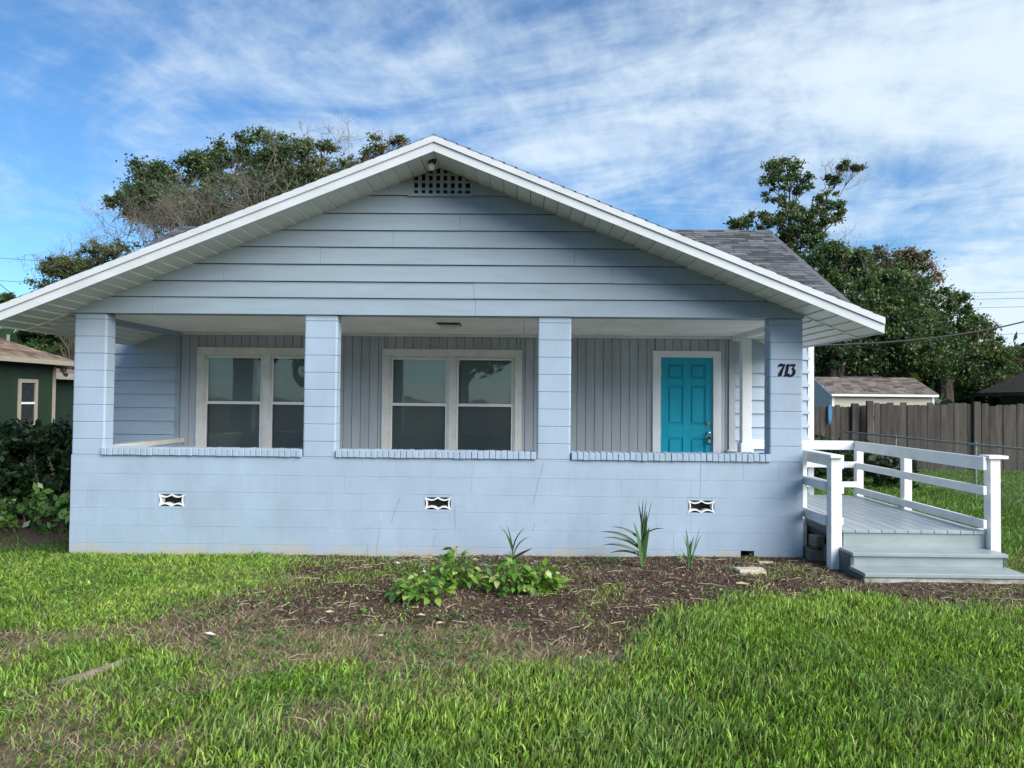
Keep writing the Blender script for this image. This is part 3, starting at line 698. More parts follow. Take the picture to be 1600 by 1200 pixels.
# --- the room behind the windows
mb = MB(); mb.quad((MXL+.15, BY+3.2, 0.5), (MXR-.15, BY+3.2, 0.5), (MXR-.15, BY+3.2, 3.0), (MXL+.15, BY+3.2, 3.0)); mb.quad((MXL+.15, BY+.13, .5), (MXR-.15, BY+.13, .5), (MXR-.15, BY+3.2, .5), (MXL+.15, BY+3.2, .5)); mb.quad((MXL+.15, BY+.13, 3.0), (MXR-.15, BY+.13, 3.0), (MXR-.15, BY+3.2, 3.0), (MXL+.15, BY+3.2, 3.0))
mb.quad((MXL+.15, BY+.13, .5), (MXL+.15, BY+3.2, .5), (MXL+.15, BY+3.2, 3), (MXL+.15, BY+.13, 3)); mb.quad((MXR-.15, BY+.13, .5), (MXR-.15, BY+3.2, .5), (MXR-.15, BY+3.2, 3), (MXR-.15, BY+.13, 3))
part('interior_wall', mb, 'room_paint', house)
# --- windows
def make_window(x0, x1, lab):
    wn = group_part('window'); wn['label'] = lab
    cw = 0.105; y = BY
    mid = (x0+x1)/2
    def b(name, a0, a1, y0, y1, z0, z1, m, bev=0.003): mb = MB(); mb.box(a0, a1, y0, y1, z0, z1); return part(name, mb, m, wn, bevel=bev)
    b('casing', x0, x0+cw, y-0.028, y+0.02, WZ0, WZ1-cw-.001, 'trim_paint'); b('casing', x1-cw, x1, y-0.028, y+0.02, WZ0, WZ1-cw-.001, 'trim_paint')
    b('casing', x0, x1, y-0.028, y+0.02, WZ1-cw, WZ1, 'trim_paint'); b('mullion', mid-0.045, mid+0.045, y-0.022, y+0.05, WZ0, WZ1-cw-.001, 'trim_paint')
    b('window_stool', x0-0.02, x1+0.02, y-0.05, y+0.02, WZ0-0.05, WZ0-.001, 'trim_paint')
    for s0, s1 in ((x0+cw, mid-0.045), (mid+0.045, x1-cw)):
        top, bot, mr = WZ1-cw, WZ0+0.002, 1.800
        # jambs
        b('jamb', s0, s0+0.022, y-0.012, y+0.09, bot, top-.002, 'trim_paint', 0.002); b('jamb', s1-0.022, s1, y-0.012, y+0.09, bot, top-.002, 'trim_paint', 0.002); b('jamb', s0+.0225, s1-.0225, y-0.012, y+0.09, top-0.022, top-.002, 'trim_paint', 0.002)
        a0, a1 = s0+0.024, s1-0.024; t = 0.030
        # upper sash sits further out of the room than the lower one
        for z0, z1, yy in ((mr-0.02, top-0.024, y+0.018), (bot, mr+0.022, y+0.004)):
            b('sash', a0, a0+t, yy, yy+0.03, z0, z1, 'white_paint', 0.003); b('sash', a1-t, a1, yy, yy+0.03, z0, z1, 'white_paint', 0.003)
            b('sash', a0+t, a1-t, yy+.001, yy+0.029, z1-(t if z0 > bot else 0.045), z1-.001, 'white_paint', 0.003); b('sash', a0+t, a1-t, yy+.001, yy+0.029, z0+.001, z0+t, 'white_paint', 0.003)
            mb = MB(); mb.quad((a0+t, yy+0.016, z0+t), (a1-t, yy+0.016, z0+t), (a1-t, yy+0.016, z1-t), (a0+t, yy+0.016, z1-t)); part('pane', mb, 'glass', wn)
        mb = MB(); mb.quad((a0+t-.004, y+0.0035, bot+t), (a1-t+.004, y+0.0035, bot+t), (a1-t+.004, y+0.0035, mr-0.02), (a0+t-.004, y+0.0035, mr-0.02)); part('insect_screen', mb, 'insect_screen', wn)
        mb = MB(); z = top-0.05
        while z > bot+0.03:
            mb.quad((a0+0.01, y+0.125, z), (a1-0.01, y+0.125, z), (a1-0.01, y+0.112, z-0.021), (a0+0.01, y+0.112, z-0.021)); z -= 0.0215
        o = part('blind', mb, 'blind_white', wn)
    return wn
make_window(*WIN[0], 'double window beside the lap-sided corner of the porch')
make_window(*WIN[1], 'double window in the middle of the porch wall')
# --- door
dr = group_part('door'); dr['label'] = 'teal six-panel front door'
dx0, dx1, dz0, dz1 = 2.088, 2.866, FLOOR+0.02, 2.549
cx = [dx0, dx0+0.105, dx0+0.335, dx0+0.443, dx0+0.673, dx1]
rz_ = [dz0, dz0+0.23, dz0+0.80, dz0+1.00, dz0+1.585, dz0+1.69, dz0+1.91, dz1]
mb = MB(); mb.box(dx0, dx1, BY+0.022, BY+0.05, dz0, dz1); part('slab', mb, 'teal_paint', dr)
yd = BY+0.006
for i in (0, 2, 4):
    mb = MB(); mb.box(cx[i], cx[i+1], yd, BY+0.0215, dz0, dz1); part('stile', mb, 'teal_paint', dr, bevel=0.004)
for (za, zb) in ((rz_[0], rz_[1]), (rz_[2], rz_[3]), (rz_[4], rz_[5]), (rz_[6], rz_[7])):
    for i in (1, 3):
        mb = MB(); mb.box(cx[i]-.0005, cx[i+1]+.0005, yd+.0005, BY+0.0214, za, zb); part('rail', mb, 'teal_paint', dr, bevel=0.004)
for (za, zb) in ((rz_[1], rz_[2]), (rz_[3], rz_[4]), (rz_[5], rz_[6])):
    for i in (1, 3):
        mb = MB(); mb.box(cx[i]+0.026, cx[i+1]-0.026, yd+0.003, BY+0.0213, za+0.026, zb-0.026); part('door_panel', mb, 'teal_paint', dr, bevel=0.010)
for z in (dz1-0.22, dz0+0.9, dz0+.2):
    mb = MB(); mb.tube([(dx0-0.004, BY-0.002, z-0.05), (dx0-0.004, BY-0.002, z+0.05)], 0.008, 8); part('hinge', mb, 'steel', dr)
mb = MB(); mb.tube([(2.80, BY+0.008, 1.566), (2.80, BY-0.022, 1.566)], [0.030, 0.026], 14); part('deadbolt', mb, 'brass', dr, smooth=False)
mb = MB(); mb.tube([(2.80, BY+0.008, 1.42), (2.80, BY-0.03, 1.42), (2.80, BY-0.035, 1.42), (2.80, BY-0.06, 1.42), (2.80, BY-0.07, 1.42)], [0.02, 0.012, 0.026, 0.028, 0.014], 14); part('knob', mb, 'steel', dr, smooth=True)
for (a, b, z0, z1) in ((DOOR[0], dx0-.004, FLOOR, DZ1-0.0985), (dx1+.004, DOOR[1], FLOOR, DZ1-0.0985), (DOOR[0], DOOR[1], DZ1-0.098, DZ1)):
    mb = MB(); mb.box(a, b, BY-0.026, BY+0.04, z0, z1); part('door_casing', mb, 'white_paint', house, bevel=0.003)

# lockbox hanging on the knob
lb = thing('lockbox', 'small black lockbox hanging by its shackle from the teal door knob', 'lockbox', (2.80, BY-0.05, 1.30))
mb = MB(); mb.box(-0.034, 0.034, -0.018, 0.018, -0.055, 0.055); part('body', mb, 'metal_dark', lb, bevel=0.010)
mb = MB(); mb.tube([(-0.024, 0, 0.05), (-0.024, 0, 0.10)]+[(-0.024*math.cos(t), 0, 0.10+0.028*math.sin(t)) for t in np.linspace(0.2, math.pi-.2, 7)]+[(0.024, 0, 0.10), (0.024, 0, 0.05)], 0.006, 8); part('shackle', mb, 'steel', lb, smooth=True)
mb = MB(); mb.box(-0.022, 0.022, -0.021, -0.0185, -0.03, 0.022); part('dial_plate', mb, 'steel', lb, bevel=0.001)

# --- 713
def digit_obj(strokes, parent, name, ox):
    mb = MB()
    for P, wds in strokes:
        n = len(P); L_, R_ = [], []
        for i, p in enumerate(P):
            a = P[max(i-1, 0)]; b = P[min(i+1, n-1)]; d = (b[0]-a[0], b[1]-a[1]); l = math.hypot(*d); q = (-d[1]/l*wds[i]*.62, d[0]/l*wds[i]*.62)
            L_.append((p[0]+q[0], p[1]+q[1])); R_.append((p[0]-q[0], p[1]-q[1]))
        sc = 0.142; sh = 0.16
        T = lambda p: (ox+(p[0]+sh*p[1])*sc, p[1]*sc)
        wds = wds; yo = -0.006-0.0006*len(mb.f)/60
        for i in range(n-1): mb.prism([T(L_[i]), T(L_[i+1]), T(R_[i+1]), T(R_[i])], 1, yo, 0.001)
    return part(name, mb, 'number_black', parent)
num = thing('house_number', 'black slanted house number 713 fixed on the porch column beside the deck', 'number', (2.985, -0.001, 2.193))
def curve(P, n=5):
    out = []
    for i in range(len(P)-1):
        p0 = P[max(i-1, 0)]; p1 = P[i]; p2 = P[i+1]; p3 = P[min(i+2, len(P)-1)]
        for k in range(n):
            t = k/n; out.append(tuple(0.5*((2*p1[j])+(-p0[j]+p2[j])*t+(2*p0[j]-5*p1[j]+4*p2[j]-p3[j])*t*t+(-p0[j]+3*p1[j]-3*p2[j]+p3[j])*t**3) for j in range(len(p1))))
    out.append(P[-1]); return out
def stroke(P, n=5):
    c = curve(P, n); return ([(a, b) for a, b, _ in c], [q for _, _, q in c])
digit_obj([stroke([(-0.02, 0.74, .05), (0.02, 0.86, .16), (0.16, 0.93, .20), (0.30, 0.89, .15), (0.46, 0.97, .10)]), stroke([(0.45, 0.98, .06), (0.37, 0.72, .12), (0.26, 0.42, .19), (0.20, 0.16, .24), (0.20, 0.0, .22)])], num, 'digit_seven', 0.0)
digit_obj([stroke([(0.02, 0.80, .04), (0.10, 0.86, .10), (0.20, 0.95, .16)], 3), stroke([(0.20, 1.0, .16), (0.18, 0.6, .19), (0.16, 0.3, .19), (0.15, 0.05, .20)]), stroke([(0.00, 0.03, .06), (0.15, 0.05, .09), (0.33, 0.03, .06)], 3)], num, 'digit_one', 0.074)
digit_obj([stroke([(0.02, 0.80, .05), (0.06, 0.90, .14), (0.20, 0.93, .15), (0.32, 0.90, .12), (0.44, 0.97, .07)]), stroke([(0.43, 0.96, .06), (0.32, 0.76, .09), (0.22, 0.60, .10)]), stroke([(0.20, 0.60, .08), (0.34, 0.56, .13), (0.42, 0.38, .19), (0.38, 0.16, .19), (0.20, 0.03, .13), (0.03, 0.09, .13), (-0.01, 0.22, .12)])], num, 'digit_three', 0.126)

# --- lights on the house
cl = thing('ceiling_light', 'flat square glass light on the porch ceiling', 'light', (-0.958, 0.88, 2.867))
mb = MB(); mb.box(-0.15, 0.15, -0.15, 0.15, -0.018, 0.0); part('base_plate', mb, 'metal_dark', cl, bevel=0.003)
mb = MB(); mb.prism([(-0.14, -0.019), (0.14, -0.019), (0.10, -0.062), (-0.10, -0.062)], 1, -0.13, 0.13); part('shade', mb, 'trim_paint', cl, bevel=0.008)
bp = at(675, 240, 1, -0.33)
gl = thing('gable_light', 'round white lamp in a dark socket under the gable peak', 'light', (bp[0], -0.33, 4.60))
mb = MB(); mb.tube([(0, 0, 0.02), (0, 0, -0.02), (0, -0.01, -0.03)], [0.05, 0.05, 0.03], 14); part('socket', mb, 'metal_dark', gl)
mb = MB(); mb.tube([(0, -0.01, -0.03)]+[(0, -0.015, -0.075-0.042*math.cos(t)*-1 if False else -0.075+0.042*math.cos(t)) for t in np.linspace(0.5, 3.0, 8)], [0.02]+[0.042*math.sin(t) for t in np.linspace(0.5, 3.0, 8)], 14); part('bulb', mb, 'milk_glass', gl, smooth=True)

# ------------------------------------------------------------------ entry deck
deck = thing('entry_deck', 'grey painted wooden entry deck with steps and white board railings beside the porch', 'deck', (4.2, 0.5, 0)); deck.matrix_world = Matrix.Identity(4)
DX0, DX1, DY0, DY1, DZ = 3.475, 5.02, -0.60, 2.32, 0.52
nb = 11; bw = (DX1-DX0)/nb
for i in range(nb):
    mb = MB(); mb.box(DX0+i*bw+0.002, DX0+(i+1)*bw-0.002, DY0, DY1, DZ-0.036, DZ); part('deck_board', mb, 'deck_paint', deck, bevel=0.004)
mb = MB(); mb.box(XR+0.002, DX0-0.002, 0.42, DY1, DZ-0.036, DZ); part('deck_board', mb, 'deck_paint', deck, bevel=0.004)
mb = MB(); mb.box(DX0+.02, DX1-.02, DY0+0.02, DY0+0.06, 0.30, DZ-0.0365); part('riser', mb, 'step_paint', deck)
for x in (DX0+0.002, 4.25, DX1-0.042):
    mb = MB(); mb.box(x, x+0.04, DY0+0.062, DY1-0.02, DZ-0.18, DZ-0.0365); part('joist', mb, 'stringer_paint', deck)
mb = MB(); mb.box(DX0-0.03, DX1+0.03, -0.90, DY0+0.018, 0.295, 0.332); part('tread', mb, 'step_paint', deck, bevel=0.005)
mb = MB(); mb.box(DX0, DX1, -0.865, -0.835, 0.19, 0.2945); part('riser', mb, 'step_paint', deck)
mb = MB(); mb.box(DX0-0.04, DX1+0.04, -1.19, -0.836, 0.150, 0.189); part('tread', mb, 'step_paint', deck, bevel=0.005)
mb = MB(); mb.box(DX0-.03, DX1+.03, -1.165, -1.13, 0.02, 0.1495); part('riser', mb, 'worn_white', deck)
for x in (DX0-0.036, DX1-0.004):
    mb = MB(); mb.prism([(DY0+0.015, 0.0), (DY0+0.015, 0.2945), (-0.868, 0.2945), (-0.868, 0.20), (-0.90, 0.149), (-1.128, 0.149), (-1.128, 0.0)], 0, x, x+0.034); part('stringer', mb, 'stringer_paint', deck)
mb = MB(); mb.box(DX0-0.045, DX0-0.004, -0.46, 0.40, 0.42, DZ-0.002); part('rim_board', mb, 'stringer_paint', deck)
def rail(x0, x1, y0, y1, z0, z1, name='railing_board', m='rail_paint'):
    mb = MB(); mb.box(x0, x1, y0, y1, z0, z1); return part(name, mb, m, deck, bevel=0.004)
# posts
for x0, x1, y0, y1, z0, z1 in ((3.352, 3.470, -0.60, -0.485, 0.02, 1.285), (5.022, 5.132, -0.66, -0.545, 0.02, 1.30), (4.985, 5.085, 1.00, 1.10, 0.50, 1.24), (4.985, 5.085, 2.325, 2.42, 0.02, 1.24), (3.36, 3.45, 0.30, 0.39, 0.02, 1.28)):
    rail(x0, x1, y0, y1, z0, z1, 'railing_post')
mb = MB(); mb.box(4.99, 5.10, -0.485, -0.40, 0.30, 0.516); part('railing_post', mb, 'rail_paint', deck)
# side railing toward the yard
rail(4.945, 4.984, -0.66, 2.32, 1.180, 1.322)
rail(4.945, 4.984, -0.66, 2.34, 0.915, 1.008)
rail(4.945, 4.984, -0.66, 2.34, 0.555, 0.648)
rail(4.99, 5.20, -0.69, -0.52, 1.302, 1.338, 'post_cap')
# back railing
rail(3.30, 4.943, 2.325, 2.362, 1.190, 1.325)
rail(3.30, 5.02, 2.285, 2.322, 1.075, 1.165) if False else rail(3.40, 5.045, 2.275, 2.312, 0.83+0.10, 1.02)
rail(3.40, 5.035, 2.275, 2.312, 0.64, 0.725)
# short railing against the house corner
rail(3.330, 3.475, -0.64, 0.38, 1.288, 1.324, 'railing_cap')
rail(3.474, 3.510, -0.56, 0.38, 1.17, 1.284)
rail(3.315, 3.350, -0.50, 0.38, 0.925, 1.02)
rail(3.315, 3.350, -0.50, 0.38, 0.545, 0.655)
rail(3.472, 3.505, -0.57, 0.30, 0.90, 1.0); rail(3.472, 3.500, -0.57, -0.40, 0.56, 0.64)
# scrap blocks under the deck
for i, (x, y, z, w_, d, h, r) in enumerate(((3.40, -0.10, 0.30, 0.11, 0.16, 0.13, 0.2), (3.38, -0.05, 0.13, 0.16, 0.26, 0.14, -0.1), (3.52, -0.22, 0.17, 0.12, 0.2, 0.20, 0.3))):
    mb = MB(); mb.box(-w_/2, w_/2, -d/2, d/2, -h/2, h/2)
    add('scrap_block', mb.mesh('scrap_block', 'scrap_wood', bevel=0.01), None, (x, y, z), (0, 0.05*i, r), label=('small upright scrap block resting on a larger one under the deck', 'wide scrap block lying on the soil under the deck', 'scrap block set back behind the deck post')[i], category='block')

# ------------------------------------------------------------------ neighbours, sheds, fences
def simple_window(parent, x, y0, y1, z0, z1, sgn=1):
    """narrow two-pane window in a wall that faces +x"""
    wn = add('window', None, parent); t = 0.11
    for (a, b, c, d) in ((y0, y0+t, z0, z1), (y1-t, y1, z0, z1), (y0+t, y1-t, z1-t, z1), (y0-0.03, y1+.03, z0-0.06, z0+t-.03)):
        mb = MB(); mb.box(x-.02, x+0.04, a, b, c, d); part('frame', mb, 'tan_trim', wn)
    mz = (z0+z1)/2
    mb = MB(); mb.box(x-.015, x+0.02, y0+t, y1-t, mz-0.03, mz+0.03); part('sash', mb, 'white_paint', wn)
    for a, b in ((z0+t-.03, mz-.03), (mz+.03, z1-t)):
        mb = MB(); mb.box(x-.01, x+0.004, y0+t, y1-t, a, b); part('pane', mb, 'pane_dark', wn)
mat('pane_dark', (0.03, 0.035, 0.04), 0.08, var=0.2, bump=0, spec=0.8)
gh = thing('green_house', 'dark green bungalow with tan window trim and brown shingle roof behind the hedge', 'house', (0, 0, 0))
GX = -15.0; G0, G1 = 4.0, 14.35
mb = MB(); mb.box(GX-7, GX, G0, G1, 0, 2.95); part('wall', mb, 'green_siding', gh)
mb = MB(); mb.box(GX-7, GX-1.2, G1+.002, 21, 0, 2.515); part('wall', mb, 'green_siding', gh)
for y in (G1-0.10, ):
    mb = MB(); mb.box(GX-0.02, GX+0.03, y, y+0.12, 0, 2.80); part('corner_board', mb, 'tan_trim', gh)
mb = MB(); mb.box(GX-1.22, GX-1.15, G1+0.55, G1+0.68, 0, 2.7); part('corner_board', mb, 'tan_trim', gh)
simple_window(gh, GX, 12.68, 13.52, 0.92, 2.37)
ov = 0.45; ez = 2.86
def hip(x0, x1, y0, y1, z0, s, m, parent, flat=0.14):
    w_ = (x1-x0)/2; h = w_*s
    a = [(x0, y0, z0), (x1, y0, z0), (x1, y1, z0), (x0, y1, z0)]; r0 = ((x0+x1)/2, y0+w_, z0+h); r1 = ((x0+x1)/2, y1-w_, z0+h)
    mb = MB(); mb.v = a+[r0, r1]; mb.f = [(0, 1, 4), (1, 2, 5, 4), (2, 3, 5), (3, 0, 4, 5), (3, 2, 1, 0)]
    r = part('roof', mb, m, parent)
    return r, w_, h
r_, hw_, hh_ = hip(GX-7-ov, GX+ov, G0-ov, G1+ov, ez+0.13, 0.42, 'shingle_brown', gh)
ll = math.hypot(1, 0.42)
shingle_field((GX+ov, G0-ov, ez+0.135), (0, 1, 0), (-1/ll, 0, 0.42/ll), int((G1-G0+2*ov)/0.3), int(hw_*ll/0.15), 0.3, 0.15, 'shingle_brown', r_, clip=lambda u, v: v/ll < u and v/ll < (G1-G0+2*ov)-u)
mb = MB(); mb.box(GX+ov-0.01, GX+ov+0.02, G0-ov, G1+ov, ez-0.02, ez+0.13); part('fascia', mb, 'tan_trim', gh)
mb = MB(); mb.box(GX-7-ov, GX+ov-.011, G1+ov-.02, G1+ov+.01, ez-0.02, ez+0.128); part('fascia', mb, 'tan_trim', gh)
mb = MB(); mb.box(GX-7-ov, GX+ov-.012, G0-ov, G1+ov-.021, ez+0.0, ez+0.02); part('eave_board', mb, 'stringer_paint', gh)
mb = MB(); mb.prism([(GX-7, 2.52), (GX-0.75, 2.52), (GX-0.75, 2.64), (GX-3.9, 2.98), (GX-7, 2.7)], 1, G1+0.01, 21.4); part('roof', mb, 'shingle_brown', gh)
mb = MB(); mb.box(GX-.752, GX-0.725, G1+ov+.02, 21.4, 2.44, 2.645); part('fascia', mb, 'tan_trim', gh)
vp = at(13, 511, 0, GX-0.9); mb = MB(); mb.tube([(GX-0.9, vp[1], 3.2), (GX-0.9, vp[1], 3.75)], 0.05, 8); part('vent_pipe', mb, 'galvanised', gh)
# small spot lamp on the eave
sp_ = at(100, 573, 0, GX+.3)
mb = MB(); mb.box(-0.06, 0.06, -0.08, 0.08, 0.0, 0.10); mb.tube([(0, 0, 0), (0.05, 0, -0.08), (0.12, -.03, -0.10)], [0.04, 0.05, 0.07], 8); part('flood_lamp', mb, 'metal_dark', gh, ).location = (GX+0.40, 14.15, ez-0.22)

# shed beyond the fence
sh = thing('garden_shed', 'beige garden shed with taupe shingle gable roof standing behind the wooden fence', 'shed', (0, 0, 0))
SX0, SX1, SY0, SY1 = 10.75, 14.25, 16.6, 19.4; e_ = 2.19
mb = MB(); mb.box(SX0+.012, SX1, SY0, SY1, 0, e_); part('wall', mb, 'shed_siding', sh); mb = MB(); mb.box(SX0, SX0+.011, SY0, SY1, 0, e_); part('end_wall', mb, 'shed_gable_lightened', sh)  # end wall gets the shade-compensated colour, not a second paint
ym = (SY0+SY1)/2; pz = 2.78
mb = MB(); mb.prism([(SY0, e_+.001), (SY1, e_+.001), (ym, pz-.04)], 0, SX0, SX1-.01); part('gable_end', mb, 'shed_gable_lightened', sh)
mb = MB(); mb.prism([(SY0-.15, e_-.02), (ym, pz), (SY1+.15, e_-.02), (SY1+.15, e_+.03), (ym, pz+.05), (SY0-.15, e_+.03)], 0, SX0-.08, SX1+.08); sr = part('roof', mb, 'shingle_taupe', sh)
sl_l = math.hypot(ym-SY0+.15, pz-e_+.02)
shingle_field((SX0-.08, SY0-.16, e_+.035), (1, 0, 0), (0, (ym-SY0+.15)/sl_l, (pz-e_+.02)/sl_l), 12, 11, 0.305, sl_l/11, 'shingle_taupe', sr)
mb = MB(); mb.box(SX0-.08, SX1+.08, SY0-.175, SY0-.152, e_-.06, e_+.02); part('fascia', mb, 'white_paint', sh)
for k in range(2):
    a = (SY0-.15, SY1+.15)[k]; mb = MB(); mb.prism([(a, e_-.05), (ym, pz-.03), (ym, pz+.045), (a, e_+.025)], 0, SX0-.105, SX0-.082); part('fascia', mb, 'white_paint', sh)
for x in (SX0-.01, SX1-.07):
    mb = MB(); mb.box(x, x+.08, SY0-.02, SY0-.002, 0, e_-.06); part('corner_board', mb, 'white_paint', sh)
mb = MB(); mb.box(SX0+.9, SX0+2.4, ym-.05, ym+.05, pz+.055, pz+.10); part('ridge_vent', mb, 'metal_dark', sh)

# wooden privacy fence: two runs of pickets either side of a gate post
def picket_fence(label, x0, x1, y, zt, wd, posts, tilt=0.0):
    f = thing('wooden_fence', label, 'fence', (0, 0, 0), group='wooden fence runs behind the yard'); x = x0; mesh = {}
    while x < x1:
        w_ = wd*random.uniform(.82, 1.1); h = zt+random.uniform(-.05, .03); k = random.randrange(6)
        mb = MB(); t = 0.025; mb.prism([(x+.004, 0.02), (x+w_-.004, 0.02), (x+w_-.004, h-t), (x+w_-.004-t, h), (x+.004+t, h), (x+.004, h-t)], 1, y+random.uniform(-.012, .012), y+0.03)
        part('picket', mb, 'fence_wood', f); x += w_
    for p in posts:
        mb = MB(); mb.box(p-.09, p+.09, y-.10, y-0.012, 0, zt+.06); part('fence_post', mb, 'fence_wood', f, bevel=.01)
    for z in (0.35, 1.45):
        mb = MB(); mb.box(x0, x1, y+.032, y+.08, z, z+.09); part('fence_rail', mb, 'fence_wood', f)
    return f
picket_fence('weathered grey picket fence in front of the beige shed, running on from the gate posts', 9.62, 17.2, 11.3, 1.90, 0.188, [9.45+.02, 12.35])
picket_fence('dark wooden picket fence between the gate posts and the blue house corner', 6.4, 9.36, 11.5, 1.83, 0.15, [9.16])
# blue pool toy / strap hung over the pickets
mb = MB(); 
tp = [at(1292+dx, yy, 1, 11.44) for dx, yy in ((3, 632), (6, 633), (8, 642), (7, 655), (4, 664), (2, 652), (2, 640))]
mb.prism([(p[0], p[2]) for p in tp], 1, 11.42, 11.45)
add('blue_ribbon', mb.mesh('blue_ribbon', 'blue_plastic'), label='blue plastic strip hanging over the dark wooden fence', category='strip')

# chain-link fence along the lot line
cf = thing('chain_link_fence', 'low chain-link fence with galvanised top rail along the side of the yard', 'fence', (0, 0, 0))
FX, F0, F1, FH = 8.6, 2.2, 10.9, 1.13
mb = MB(); mb.tube([(FX, F0, FH), (FX, F1, FH)], 0.019, 8); part('top_rail', mb, 'galvanised', cf)
for y in np.arange(F0+.2, F1+.1, 2.9):
    mb = MB(); mb.tube([(FX, y, 0), (FX, y, FH+.04)], 0.022, 8); part('fence_post', mb, 'galvanised', cf)
def chain():
    P = []; F_ = []; sp = 0.085; r = 0.0022; mb = MB()
    y = F0-FH
    co, qd = [], []
    def bar(a, b):
        a = np.array(a); b = np.array(b); n = len(co)
        for q in (a, b):
            co.append(q+(0, 0, r)); co.append(q-(r, 0, 0)*np.array(1.0)); co.append(q+np.array((r, 0, -r)))
        for i in range(3): j = (i+1) % 3; qd.append((n+i, n+j, n+3+j, n+3+i))
    while y < F1:
        for sg in (1, -1):
            if sg > 0: a = (FX, y, 0.03); b = (FX, y+FH-.03, FH)
            else: a = (FX+.004, y, FH); b = (FX+.004, y+FH-.03, 0.03)
            (ya, za), (yb, zb) = (a[1], a[2]), (b[1], b[2])
            if ya < F0: t = (F0-ya)/(yb-ya); ya, za = F0, za+t*(zb-za)
            if yb > F1: t = (F1-ya)/(yb-ya); yb, zb = F1, za+t*(zb-za)
            if yb-ya > .02: bar((a[0], ya, za), (a[0], yb, zb))
        y += sp
    return fast_mesh('chain_mesh', np.array(co), None, 'galvanised', quads=np.array(qd))
add('chain_mesh', chain(), cf)['kind'] = 'stuff'

# green gabled neighbour at the far edge
g2 = thing('green_cottage', 'green gabled cottage with dark roof and white eave lamp behind the picket fence', 'house', (0, 0, 0))
q = at(1600, 590, 1, 18.0)
mb = MB(); mb.box(18.8, 26, 18, 20, 0, 2.45); part('wall', mb, 'green_siding', g2)
mb = MB(); mb.prism([(18.8, 2.451), (26, 2.451), (22.4, 4.0)], 1, 18, 20); part('gable_end', mb, 'green_siding', g2)
mb = MB(); mb.prism([(18.1, 2.22), (22.4, 4.15), (26.7, 2.22), (26.7, 2.36), (22.4, 4.30), (18.1, 2.36)], 1, 17.5, 20.4); part('roof', mb, 'shingle_dark', g2)
mb = MB(); mb.tube([(19.0, 17.9, 2.15), (19.0, 17.8, 2.15), (19.0, 17.78, 1.95)], [0.03, 0.03, 0.09], 8); part('eave_lamp', mb, 'milk_glass', g2)

# ------------------------------------------------------------------ overhead wires
def wire(a, b, sag, r, label, ends=12):
    a, b = np.array(a), np.array(b); mb = MB(); P = []
    for i in range(ends+1):
        t = i/ends; p = a+(b-a)*t; p[2] -= sag*4*t*(1-t); P.append(p)
    mb.tube(P, r, 5); add('overhead_wire', mb.mesh('overhead_wire', 'wire_black'), label=label, category='wire', group='overhead wires')
h0 = np.array([EX1-0.03, 1.6, rz(EX1, 0.02)])
wire(h0, at(1700, 470, 1, 9), 0.25, 0.016, 'thick black service wire running from the porch eave to the street')
for (y0, y1, lb_) in ((453, 452, 'highest'), (463, 462, 'second highest'), (477, 475, 'third highest'), (521, 516, 'lowest')):
    wire(at(1330, y0+6, 1, 46), at(1720, y1, 1, 46), 0.1, 0.014, lb_+' of the thin utility wires strung behind the oak trees')
for (a, b, lb_) in (((-60, 398), (140, 412), 'upper'), ((-60, 434), (60, 441), 'lower')):
    wire(at(*a, 1, 40), at(*b, 1, 40), 0.05, 0.014, lb_+' thin utility wire above the green bungalow roof')
wire(at(-60, 395, 1, 20), at(60, 490, 1, 20), 0.05, 0.014, 'service wire slanting down behind the porch eave')

# ------------------------------------------------------------------ trees
def leaf_cloud(centers, radii, cols, per, size, rng, flat=0.6, aspect=1.9, droop=0.0):
    """diamond leaves spread around clump centres; centers (n,3), radii (n,), cols (n,3)"""
    n = len(centers)*per
    idx = np.repeat(np.arange(len(centers)), per)
    d = rng.normal(size=(n, 3)); d /= np.linalg.norm(d, axis=1)[:, None]; rr = np.minimum(np.abs(rng.normal(size=n))*.55, 1.15)
    p = centers[idx]+d*(rr*radii[idx])[:, None]*np.array([1, 1, flat])
    p[:, 2] -= droop*rr*radii[idx]
    a = rng.normal(size=(n, 3)); a /= np.linalg.norm(a, axis=1)[:, None]
    b = rng.normal(size=(n, 3)); b[:, 2] += 0.0; b -= (b*a).sum(1)[:, None]*a; b /= np.linalg.norm(b, axis=1)[:, None]
    s = size*rng.uniform(.6, 1.35, n)
    a = a*(s*aspect/2)[:, None]; b = b*(s/2)[:, None]
    nrm = np.cross(a, b); nrm = nrm/np.linalg.norm(nrm, axis=1)[:, None]*(s*0.12)[:, None]
    co = np.stack([p-a, p+b+nrm, p+a, p-b+nrm], 1).reshape(-1, 3)
    q = np.arange(n*4).reshape(-1, 4)
    c = cols[idx]*rng.uniform(.75, 1.25, (n, 1))
    return co, q, np.repeat(c, 4, 0)
def blob_clumps(blobs, rng, per_m3=1.0, shell=0.45, crad=(0.35, 0.7), greens=None):
    C, Rr, K = [], [], []
    for (c, r) in blobs:
        r = np.array(r, float); vol = r.prod()*4.2; n = max(6, int(vol**0.72*per_m3))
        d = rng.normal(size=(n, 3)); d /= np.linalg.norm(d, axis=1)[:, None]
        t = rng.uniform(shell, 1.0, n)**0.7
        pos = np.array(c)+d*r*t[:, None]
        C.append(pos); Rr.append(rng.uniform(*crad, n)*min(1.4, max(.5, r.mean()/1.6)))
        g = np.array(greens)[rng.integers(0, len(greens), n)]*rng.uniform(.8, 1.2, (n, 1)); K.append(g)
    return np.concatenate(C), np.concatenate(Rr), np.concatenate(K)
